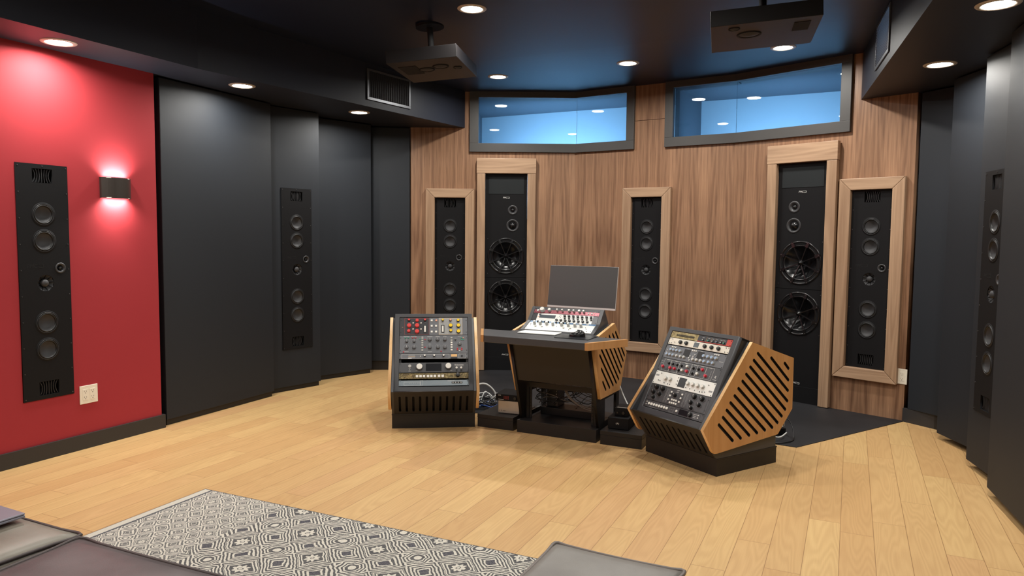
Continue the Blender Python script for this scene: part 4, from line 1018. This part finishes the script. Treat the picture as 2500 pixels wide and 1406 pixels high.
# ------------------------------------------------------------------ desk
D = empty('studio_desk', XD); tag(D, 'wood-sided studio desk between the two racks with a charcoal top', 'desk')
MB().box(0, 0.57, 0, 0.50, 0, 0.085, 'blk').build('plinth', D, 0.001)
DS = [(-0.138, 0.652), (0.05, 0.085), (0.45, 0.085), (0.45, 0.28), (0.525, 0.515), (0.262, 0.742), (-0.035, 0.693), (-0.05, 0.652)]
for a, b in ((0, 0.018), (0.552, 0.57)):
    me = slab(DS, [rect(0.16, 0.39, 0.11, 0.255)], -b, -a, 'blk', 'side_wall'); me.transform(Matrix.Rotation(PI / 2, 4, 'Z')); link('side_wall', me, D)
DP = [(0.012, 0.285), (0.407, 0.277), (0.536, 0.52), (0.267, 0.752), (-0.04, 0.7005), (-0.07, 0.6535), (-0.13, 0.6535)]
DSL = [[((0.048, 0.393), (0.109, 0.331)), ((0.018, 0.483), (0.185, 0.330)), ((-0.018, 0.575), (0.255, 0.334)), ((-0.025, 0.642), (0.321, 0.338)), ((0.02, 0.668), (0.37, 0.355)), ((0.09, 0.672), (0.399, 0.392)), ((0.157, 0.680), (0.426, 0.432)), ((0.225, 0.684), (0.46, 0.469)), ((0.285, 0.690), (0.487, 0.503))]]
side_panel(DP, DSL[0], 0.572, 0.592, 'side_panel', D); side_panel(DP, DSL[0], -0.022, -0.002, 'side_panel', D)
q = MB().prism([(-0.125, 0.652), (-0.030, 0.365), (-0.018, 0.365), (-0.113, 0.652)], 0.018, 0.552, 'x', 'modesty'); q.build('modesty_panel', D)
q = MB().prism([(-0.03, 0.692), (0.262, 0.741), (0.524, 0.514), (0.518, 0.505), (0.262, 0.728), (-0.03, 0.68)], 0.018, 0.552, 'x', 'char'); q.build('rear_cover', D)
q = MB().box(0.03, 0.54, 0.085, 0.10, 0.300, 0.335, 'blk').box(0.03, 0.048, 0.085, 0.10, 0.086, 0.30, 'blk').box(0.522, 0.54, 0.085, 0.10, 0.086, 0.30, 'blk'); q.build('inner_frame', D)
for x in (0.052, 0.502):
    q = MB().box(x, x + 0.016, 0.088, 0.094, 0.086, 0.30, 'blk')
    for i in range(9): q.box(x + 0.005, x + 0.011, 0.0872, 0.088, 0.10 + i * 0.022, 0.108 + i * 0.022, 'spk_dark')
    q.build('rail', D)
top = [(-0.064, -0.358), (0.618, -0.358), (0.772, -0.080), (0.592, -0.074), (0.592, -0.02), (0.551, -0.02), (0.551, 0.0), (0.02, 0.0), (0.02, -0.02), (-0.022, -0.02), (-0.022, -0.074), (-0.226, -0.080)]
MB().prism(top, 0.6545, 0.70, 'z', 'char').build('desktop', D, 0.004)
for s_ in (1, -1):
    cx = 0.277; P_ = lambda x, y: (cx + s_ * (x - cx), y)
    q = [P_(0.6185, -0.359), P_(0.640, -0.359), P_(0.795, -0.078), P_(0.773, -0.078)]
    if s_ < 0: q = q[::-1]
    MB().prism(q, 0.654, 0.7005, 'z', 'cherry').build('wood_edge', D, 0.0015)
# turret standing on the desk
t_ = MB(); side = [(-0.018, 0.6965), (-0.013, 0.706), (0.100, 0.757), (0.181, 0.845), (0.192, 0.842), (0.27, 0.745), (0.255, 0.741), (0.0, 0.698)]
t_.prism(side, 0.024, 0.0475, 'x', 'char').prism(side, 0.5225, 0.546, 'x', 'char')
t_.prism([(0.165, 0.824), (0.181, 0.845), (0.192, 0.842), (0.27, 0.745), (0.262, 0.742), (0.186, 0.833), (0.172, 0.818)], 0.0475, 0.5225, 'x', 'char')
t_.prism([(-0.018, 0.6965), (-0.013, 0.706), (-0.004, 0.709), (-0.001, 0.6975)], 0.0475, 0.5225, 'x', 'char')
t_.prism([(0.01, 0.699), (0.25, 0.742), (0.19, 0.80), (0.16, 0.80), (0.1, 0.735)], 0.06, 0.51, 'x', 'deep')
t_.build('turret', D, 0.001)
LOW = XD @ T(-0.0005, -0.009, 0.7015) @ Matrix.Rotation(math.atan2(0.051, 0.113), 4, 'X').inverted().inverted() @ Matrix.Rotation(-PI / 2, 4, 'X')
UPF = XD @ T(-0.0005, 0.103, 0.7525) @ Matrix.Rotation(math.atan2(0.088, 0.081), 4, 'X') @ Matrix.Rotation(-PI / 2, 4, 'X')
e = [('f', 0.0, 1.0, 0.82, 1.0, 'unit_blue'), ('f', 0.72, 0.80, 0.88, 0.95, 'kwht'), ('r', 0.78, 0.91, 0.004, 'kwine'), ('f', 0.86, 0.90, 0.85, 0.97, 'kwht')]
for x in (0.10, 0.19, 0.29, 0.385, 0.52, 0.62, 0.72, 0.81): e.append(('k', x, 0.60, 0.0092, 'kwht', 'kclr', 0.026))
for x in (0.125, 0.18, 0.235, 0.29, 0.41, 0.465, 0.52, 0.575): e.append(('k', x, 0.86, 0.0055, 'kclr', 'kblk', 0.016))
for x in (0.14, 0.24, 0.57, 0.67): e.append(('k', x, 0.36, 0.006, 'kwht', 'kclr', 0.008))
for x, z in ((0.04, 0.6), (0.05, 0.45), (0.45, 0.5), (0.88, 0.55), (0.90, 0.4), (0.66, 0.2), (0.93, 0.15)): e.append(('r', x, z, 0.002, 'kgry'))
unit(LOW, 0.012, 0.1135, 'unit_white', 'white unit with tall cylindrical knobs and a blue strip, lowest in the desk turret', e, group=GT, depth=0.004, yoff=0.0)
e = [('f', 0.0, 0.075, 0, 1, 'unit_black'), ('f', 0.925, 1.0, 0, 1, 'unit_black'), ('d', 0.235, 0.62, 0.118, 0.026, 'lcd'), ('f', 0.095, 0.125, 0.72, 0.95, 'pdark'), ('f', 0.085, 0.135, 0.5, 0.6, 'ksal')]
for i in range(7): e.append(('k', 0.50 + i * 0.0665, 0.76, 0.0082, 'kblk', 'kblk', 0.014)); e.append(('k', 0.51 + i * 0.0665, 0.5, 0.006, 'kblk', 'kblk', 0.010))
for i in range(8): e.append(('k', 0.395 + i * 0.0665, 0.22, 0.0088, 'kblk', 'kblk', 0.010))
for x, z in ((0.42, 0.9), (0.44, 0.8), (0.42, 0.7), (0.44, 0.6), (0.40, 0.62)): e.append(('r', x, z, 0.0018, 'kgry'))
unit(UPF, 0.001, 0.0665, 'unit_white', 'white unit with rows of small black knobs in the middle of the desk turret', e, group=GT, depth=0.012, yoff=0.0)
e = [('k', 0.13, 0.5, 0.017, 'kwht', 'kclr', 0.024), ('k', 0.24, 0.55, 0.011, 'kwht', 'kclr', 0.020), ('c', 0.25, 0.45, 0.016)]
for x, rr in ((0.36, 0.0065), (0.44, 0.0065), (0.545, 0.0085), (0.615, 0.007), (0.70, 0.0085), (0.765, 0.007)): e.append(('k', x, 0.62, rr, 'kwht', 'kclr', 0.020))
for x in (0.84, 0.89): e.append(('r', x, 0.4, 0.0055, 'kwht')); e.append(('tog', x, 0.4))
e += [('r', 0.055, 0.5, 0.0075, 'kwht'), ('f', 0.42, 0.52, 0.72, 0.8, 'print'), ('r', 0.93, 0.7, 0.002, 'kwht'), ('r', 0.93, 0.3, 0.002, 'kwht'), ('r', 0.165, 0.35, 0.002, 'kwht'), ('r', 0.165, 0.6, 0.002, 'kwht')]
unit(UPF, 0.069, 0.042, 'unit_red', 'wine-red unit with white knobs at the top of the desk turret', e, group=GT, depth=0.012, yoff=0.0)

# things on the desk
def tog(name, X, label, cat, group=None):
    r = empty(name, X); tag(r, label, cat, group); return r
k = MB().box(0, 0.262, 0, 0.122, 0, 0.007, 'unit_white').build('keyboard', None, 0.003, X=XD @ T(0.080, -0.172, 0.7015) @ Matrix.Rotation(math.radians(2), 4, 'Z')); tag(k, 'thin white slab-like keyboard at the front of the desk turret', 'keyboard')
k = MB().prism([(0.0, 0.0), (0.225, 0.0), (0.225, 0.170), (0.0, 0.170)], 0, 0.003, 'z', 'screen').build('mouse_pad', None, 0.001, X=XD @ T(0.372, -0.246, 0.7012)); tag(k, 'dark glossy mouse pad at the front right of the desk', 'mouse pad')
def mouse():
    n, m_ = 20, 10; vs = []; fs = []
    for j in range(m_ + 1):
        ph = PI / 2 * j / m_
        for i in range(n):
            a = 2 * PI * i / n; c, s_ = math.cos(a), math.sin(a)
            w_ = 0.031 * (1 - 0.12 * c); x = 0.052 * c * math.cos(ph) ** 0.8; y = w_ * s_ * math.cos(ph) ** 0.8; z = 0.034 * math.sin(ph) ** 0.9 * (1 - 0.25 * c)
            vs.append((x, y, z))
    for j in range(m_):
        for i in range(n): fs.append((j * n + i, j * n + (i + 1) % n, (j + 1) * n + (i + 1) % n, (j + 1) * n + i))
    return MB().add(vs, fs, 'gloss', True)
r = tog('computer_mouse', XD @ T(0.482, -0.135, 0.7045) @ Matrix.Rotation(math.radians(200), 4, 'Z'), 'glossy black computer mouse on the mouse pad', 'mouse')
mouse().build('shell', r); MB().cyl((-0.028, 0.024), 0.007, -0.003, 0.003, 'kgry', 16, 'y').build('scroll_wheel', r)
XM = XD @ T(0.092, 0.275, 0.838) @ Matrix.Rotation(math.radians(-3.5), 4, 'Z') @ Matrix.Rotation(math.radians(-9), 4, 'X')
r = tog('computer_monitor', XM, 'flat computer monitor with a dark grey screen behind the desk turret', 'monitor')
MB().box(0, 0.508, 0.0, 0.012, 0.0, 0.292, 'alum').build('casing', r, 0.002)
MB().box(0.001, 0.507, -0.002, 0.0, 0.013, 0.291, 'monitor').build('screen', r)
MB().box(0.001, 0.507, -0.003, 0.0, 0.0, 0.0125, 'alum').build('chin', r)
s_ = MB().box(0.234, 0.274, 0.0125, 0.03, -0.04, 0.14, 'alum').prism([(0.03, -0.118), (0.042, -0.118), (0.03, -0.03), (0.0125, -0.03)], 0.234, 0.274, 'x', 'alum').box(0.18, 0.33, 0.0, 0.06, -0.123, -0.118, 'alum'); s_.build('stand', r)

# low plinths between desk and racks, boxes on them
def low_plinth(P, d, label, W=0.272, Dp=0.38):
    r = empty('low_plinth', frame(P, d)); tag(r, label, 'plinth', 'low black plinths beside the desk')
    MB().box(0, W, 0, Dp, 0, 0.062, 'blk').build('body', r, 0.001)
    MB().box(-0.001, W + 0.001, -0.001, Dp, 0.0635, 0.0895, 'blk').build('lid', r, 0.001)
low_plinth((-0.232, 5.001), (0.249, -0.115), 'low black plinth between the left rack and the desk'); low_plinth((0.575, 4.589), (0.247, -0.119), 'low black plinth between the desk and the right rack')
XN = frame((-0.090, 5.024), (0.151, -0.053), 0.0895)
r = tog('computer_case', XN, 'small silver computer case standing on the left plinth', 'computer')
MB().box(0, 0.156, 0, 0.17, 0.003, 0.0925, 'nas').build('case', r, 0.004)
q = MB().box(0.02, 0.135, 0.01, 0.16, 0, 0.003, 'blk'); q.build('foot', r)
q = MB()
for x in (0.012, 0.024): q.box(x, x + 0.0025, -0.0006, 0.0, 0.018, 0.026, 'socket')
q.box(0.036, 0.056, -0.0006, 0.0, 0.0205, 0.0225, 'socket'); q.build('ports', r)
r = tog('audio_interface', XN @ T(-0.016, -0.008, 0.093), 'black audio box with small red meters on top of the silver case', 'audio interface')
MB().box(0, 0.172, 0, 0.19, 0.001, 0.046, 'spk').build('case', r, 0.002)
q = MB().box(0.02, 0.04, -0.0006, 0, 0.036, 0.039, 'print').box(0.02, 0.06, -0.0006, 0, 0.008, 0.010, 'print')
for i in range(5):
    for j in range(4): q.box(0.062 + i * 0.008, 0.0645 + i * 0.008, -0.0006, 0, 0.012 + j * 0.006, 0.0155 + j * 0.006, 'printr')
q.build('printed_marks', r); MB().cyl((0.145, 0.023), 0.010, -0.010, 0, 'kblk', 20).build('knob', r)
XK = frame((0.628, 4.634), (0.125, -0.053), 0.0895)
r = tog('power_supply', XK, 'larger black box with a small pale emblem on the right plinth', 'audio box')
MB().box(0, 0.137, 0, 0.20, 0.003, 0.0765, 'spk').build('case', r, 0.003); MB().box(0.01, 0.127, 0.02, 0.18, 0, 0.003, 'blk').build('foot', r)
q = MB(); text(q, 'A', 0.016, 0.064, 0.040, -0.0008, 'print'); text(q, '(', 0.016, 0.0555, 0.040, -0.0008, 'print'); text(q, ')', 0.016, 0.0725, 0.040, -0.0008, 'print'); q.build('emblem', r)
r = tog('headphone_amplifier', XK @ T(0.032, 0.05, 0.077), 'smaller black box with two knobs, stacked on the box with the emblem', 'audio box')
MB().box(0, 0.088, 0, 0.13, 0.001, 0.054, 'spk').build('case', r, 0.002)
for x, rr in ((0.020, 0.006), (0.058, 0.0095)): MB().cyl((x, 0.024), rr, -0.010, 0, 'kblk', 20).build('knob', r)
MB().box(0.012, 0.075, 0.008, 0.028, 0.0541, 0.0549, 'unit_silver').build('label_strip', r)

# device inside the desk
r = tog('hub_box', XD @ T(0.07, 0.23, 0.0855), 'flat black box lying on the base inside the desk', 'device')
MB().box(0, 0.40, 0, 0.20, 0, 0.05, 'blk').build('case', r, 0.002)
r = tog('patch_box', XD @ T(0.10, 0.27, 0.1365), 'dark box with a column of small white lights inside the desk', 'device')
MB().box(0, 0.085, 0, 0.12, 0, 0.15, 'unit_black').build('case', r, 0.002)
q = MB()
for i in range(5): q.box(0.070, 0.077, -0.001, 0, 0.03 + i * 0.018, 0.04 + i * 0.018, 'print')
q.build('lights', r)

# ------------------------------------------------------------------ cables
def cable(pts, r_, mat, label, group, name='cable'):
    o = MB().tube(pts, r_, mat, 7, 7).build(name); tag(o, label, 'cable', group); return o
rnd = random.Random(11)
def loose(cx, cy, R, z1, mat, r_, label, group, n=9, squeeze=0.8):
    a = rnd.uniform(0, 6.28); pts = []
    for i in range(n):
        a += rnd.uniform(0.5, 1.1); rr = R * rnd.uniform(0.5, 1.0)
        pts.append((cx + rr * math.cos(a), cy + rr * squeeze * math.sin(a), r_ + 0.004 + rnd.random() ** 1.5 * z1))
    return cable(pts, r_, mat, label, group)
G1 = 'cables heaped behind the left plinth'
for i in range(4): loose(-0.175, 5.60, 0.13, 0.10, 'cw', 0.0048, 'white cable in the heap behind the left plinth', G1)
for i in range(8): loose(-0.165, 5.58, 0.15, 0.09, 'cb', 0.0034, 'black cable in the heap behind the left plinth', G1)
for i in range(2): loose(-0.165, 5.54, 0.14, 0.05, 'cbl', 0.0038, 'blue cable in the heap behind the left plinth', G1)
cable([(-0.34, 5.50, 0.07), (-0.28, 5.52, 0.17), (-0.20, 5.54, 0.19), (-0.13, 5.55, 0.13), (-0.12, 5.54, 0.06), (-0.16, 5.52, 0.02)], 0.008, 'cw', 'thick white cable arching over the heap beside the left rack', None)
def inD(x, y, z): v = XD @ Vector((x, y, z)); return (v.x, v.y, v.z)
G2 = 'cables inside the desk'
for i in range(16):
    x0 = rnd.uniform(0.06, 0.50); pts = [inD(x0, 0.15 + rnd.uniform(0, 0.04), 0.34)]; x = x0; z = 0.30; stp = rnd.choice((-1, 1)) * rnd.uniform(0.05, 0.11)
    for k in range(4):
        x = x + stp * rnd.uniform(0.5, 1.2)
        if x < 0.07 or x > 0.50: stp = -stp; x = min(max(x, 0.07), 0.50)
        z = max(0.21, z - rnd.uniform(0.0, 0.05)); pts.append(inD(x, rnd.uniform(0.14, 0.20), z + rnd.uniform(-0.012, 0.012)))
    pts.append(inD(min(max(x + stp, 0.07), 0.5), 0.21, rnd.uniform(0.144, 0.20)))
    cable(pts, rnd.choice((0.0022, 0.003)), ('cb', 'cb', 'cb', 'cg')[i % 4], 'thin cable hanging inside the desk base', G2)
for dx in (0, 0.012): cable([inD(0.28 + dx, 0.13, 0.33), inD(0.32 + dx, 0.12, 0.26), inD(0.38 + dx, 0.115, 0.215), inD(0.46, 0.11, 0.185 + dx), inD(0.515, 0.108, 0.18 + dx)], 0.0048, 'cg', 'thick grey cable sagging across the opening of the desk base', 'pair of grey cables in the desk base')
cable([(0.700, 4.975, 0.42), (0.747, 4.963, 0.308), (0.775, 4.955, 0.24), (0.80, 4.86, 0.178), (0.80, 4.80, 0.175)], 0.0055, 'cw', 'straight white cable running down behind the desk to the small black box', None)
r = tog('power_adapter', frame((1.74, 4.80), (0.9, 0.3), 0.004), 'small black power adapter on the floor behind the right rack', 'power adapter')
MB().box(0, 0.13, 0, 0.07, 0, 0.045, 'spk').build('body', r, 0.004)
cable([(1.60, 4.66, 0.10), (1.70, 4.70, 0.16), (1.80, 4.76, 0.14), (1.84, 4.82, 0.07), (1.84, 4.84, 0.06)], 0.0055, 'cw', 'white cable curling out from behind the right rack', None)
cable([(1.60, 4.62, 0.06), (1.68, 4.64, 0.05), (1.76, 4.68, 0.03), (1.82, 4.72, 0.05)], 0.0048, 'cw', 'short white cable low behind the right rack', None)
cable([(1.62, 4.66, 0.02), (1.70, 4.62, 0.010), (1.80, 4.64, 0.010), (1.87, 4.72, 0.015), (1.88, 4.80, 0.09), (1.84, 4.83, 0.13), (1.76, 4.80, 0.15)], 0.0036, 'cb', 'black cable looping on the rubber floor behind the right rack', None)

# ------------------------------------------------------------------ rug, seats, laptop
RG = frame((-1.574, 3.675), (0.907, -0.42))
g = MB().box(0, 2.5, -1.75, 0, 0.0, 0.010, 'rug').build('area_rug', None, 0.003, X=RG); tag(g, 'black and off-white patterned rug with diamonds and flowers on the oak floor', 'rug')
def seat(P, d, L, W, z, mat, pipe, label, group=None, name='ottoman', th=0.16):
    r = empty(name, frame(P, d)); tag(r, label, 'ottoman', group)
    nx, ny = 22, 18; cr = 0.016; rad = 0.035
    def edge(t): return 1 - abs(2 * t - 1) ** 8
    vs = []; fs = []
    for j in range(ny + 1):
        for i in range(nx + 1):
            u, v = i / nx, j / ny
            h = cr * (edge(u) * edge(v)) ** 0.5 + 0.003 * math.sin(u * 9 + 1) * math.sin(v * 7) * edge(u) * edge(v)
            pull = 0.010 * (4 * v * (1 - v)); pull2 = 0.010 * (4 * u * (1 - u))     # sides bow inwards slightly between the corners
            x = u * L + pull * (1 - 2 * u) * abs(2 * u - 1) ** 6; y = -W + v * W + pull2 * (1 - 2 * v) * abs(2 * v - 1) ** 6
            vs.append((x, y, z - 0.008 + h))
    n0 = len(vs)
    for j in range(ny):
        for i in range(nx): a = j * (nx + 1) + i; fs.append((a, a + 1, a + nx + 2, a + nx + 1))
    ring = [i for i in range(nx + 1)] + [j * (nx + 1) + nx for j in range(1, ny + 1)] + [ny * (nx + 1) + i for i in range(nx - 1, -1, -1)] + [j * (nx + 1) for j in range(ny - 1, 0, -1)]
    edge_pts = [vs[i] for i in ring]
    cx, cy = L / 2, -W / 2; m = len(ring)
    for k, (dz, s_) in enumerate(((-0.03, 1.006), (-th * 0.5, 1.012), (-th + 0.02, 1.004), (-th, 0.985))):
        for i in ring: p = vs[i]; vs.append((cx + (p[0] - cx) * s_, cy + (p[1] - cy) * s_, z + dz))
    for k in range(4):
        for i in range(m):
            a0 = ring[i] if k == 0 else n0 + (k - 1) * m + i; a1 = ring[(i + 1) % m] if k == 0 else n0 + (k - 1) * m + (i + 1) % m
            fs.append((a0, n0 + k * m + i, n0 + k * m + (i + 1) % m, a1))
    MB().add(vs, fs, mat, True).build('cushion', r)
    pp = MB().tube(edge_pts[::2] + [edge_pts[0]], 0.0055, pipe, 8, 3)
    pp.build('piping', r)
    MB().box(0.02, L - 0.02, -W + 0.02, -0.02, 0.10, z - th, mat).build('base', r, 0.01)
    for x in (0.05, L - 0.05):
        for y in (-0.05, -W + 0.05): MB().cyl((x, y), 0.018, 0.0105, 0.10, 'blk', 14, 'z').build('leg', r)
    return r
seat((-2.065, 2.482), (0.891, -0.453), 0.91, 0.70, 0.448, 'olive', 'piping', 'olive-grey leather seat cushion holding the laptop, bottom left corner', 'leather seats')
seat((-1.245, 2.048), (0.916, -0.40), 0.98, 0.75, 0.448, 'plum', 'piping', 'purplish-grey leather seat beside the seat with the laptop', 'leather seats')
seat((0.132, 2.045), (0.886, -0.464), 0.375, 0.55, 0.448, 'greyl', 'pipingg', 'smaller grey leather seat at the bottom centre of the photo', 'leather seats')
XLp = frame((-1.745, 2.278), (0.891, -0.453), 0.4665)
r = tog('laptop', XLp, 'closed silver-grey laptop lying on the olive-grey leather seat', 'laptop')
MB().box(0, 0.325, -0.225, 0, 0, 0.008, 'laptop').build('base', r, 0.003); MB().box(0, 0.325, -0.225, 0, 0.0085, 0.0145, 'laptop').build('lid', r, 0.003)

world = bpy.data.worlds.new('world'); sc.world = world; world.use_nodes = True
world.node_tree.nodes['Background'].inputs[0].default_value = (0.02, 0.022, 0.025, 1); world.node_tree.nodes['Background'].inputs[1].default_value = 0.3
try: sc.view_settings.view_transform = 'Standard'
except Exception: pass
sc.view_settings.look = 'None'; sc.view_settings.gamma = 1.0; sc.view_settings.use_curve_mapping = False
sc.view_settings.exposure = 0.0
sc.cycles.max_bounces = 8; sc.cycles.diffuse_bounces = 5; sc.cycles.transparent_max_bounces = 8
sc.cycles.sample_clamp_indirect = 4.0; sc.cycles.caustics_reflective = False; sc.cycles.caustics_refractive = False
sc.cycles.use_denoising = True
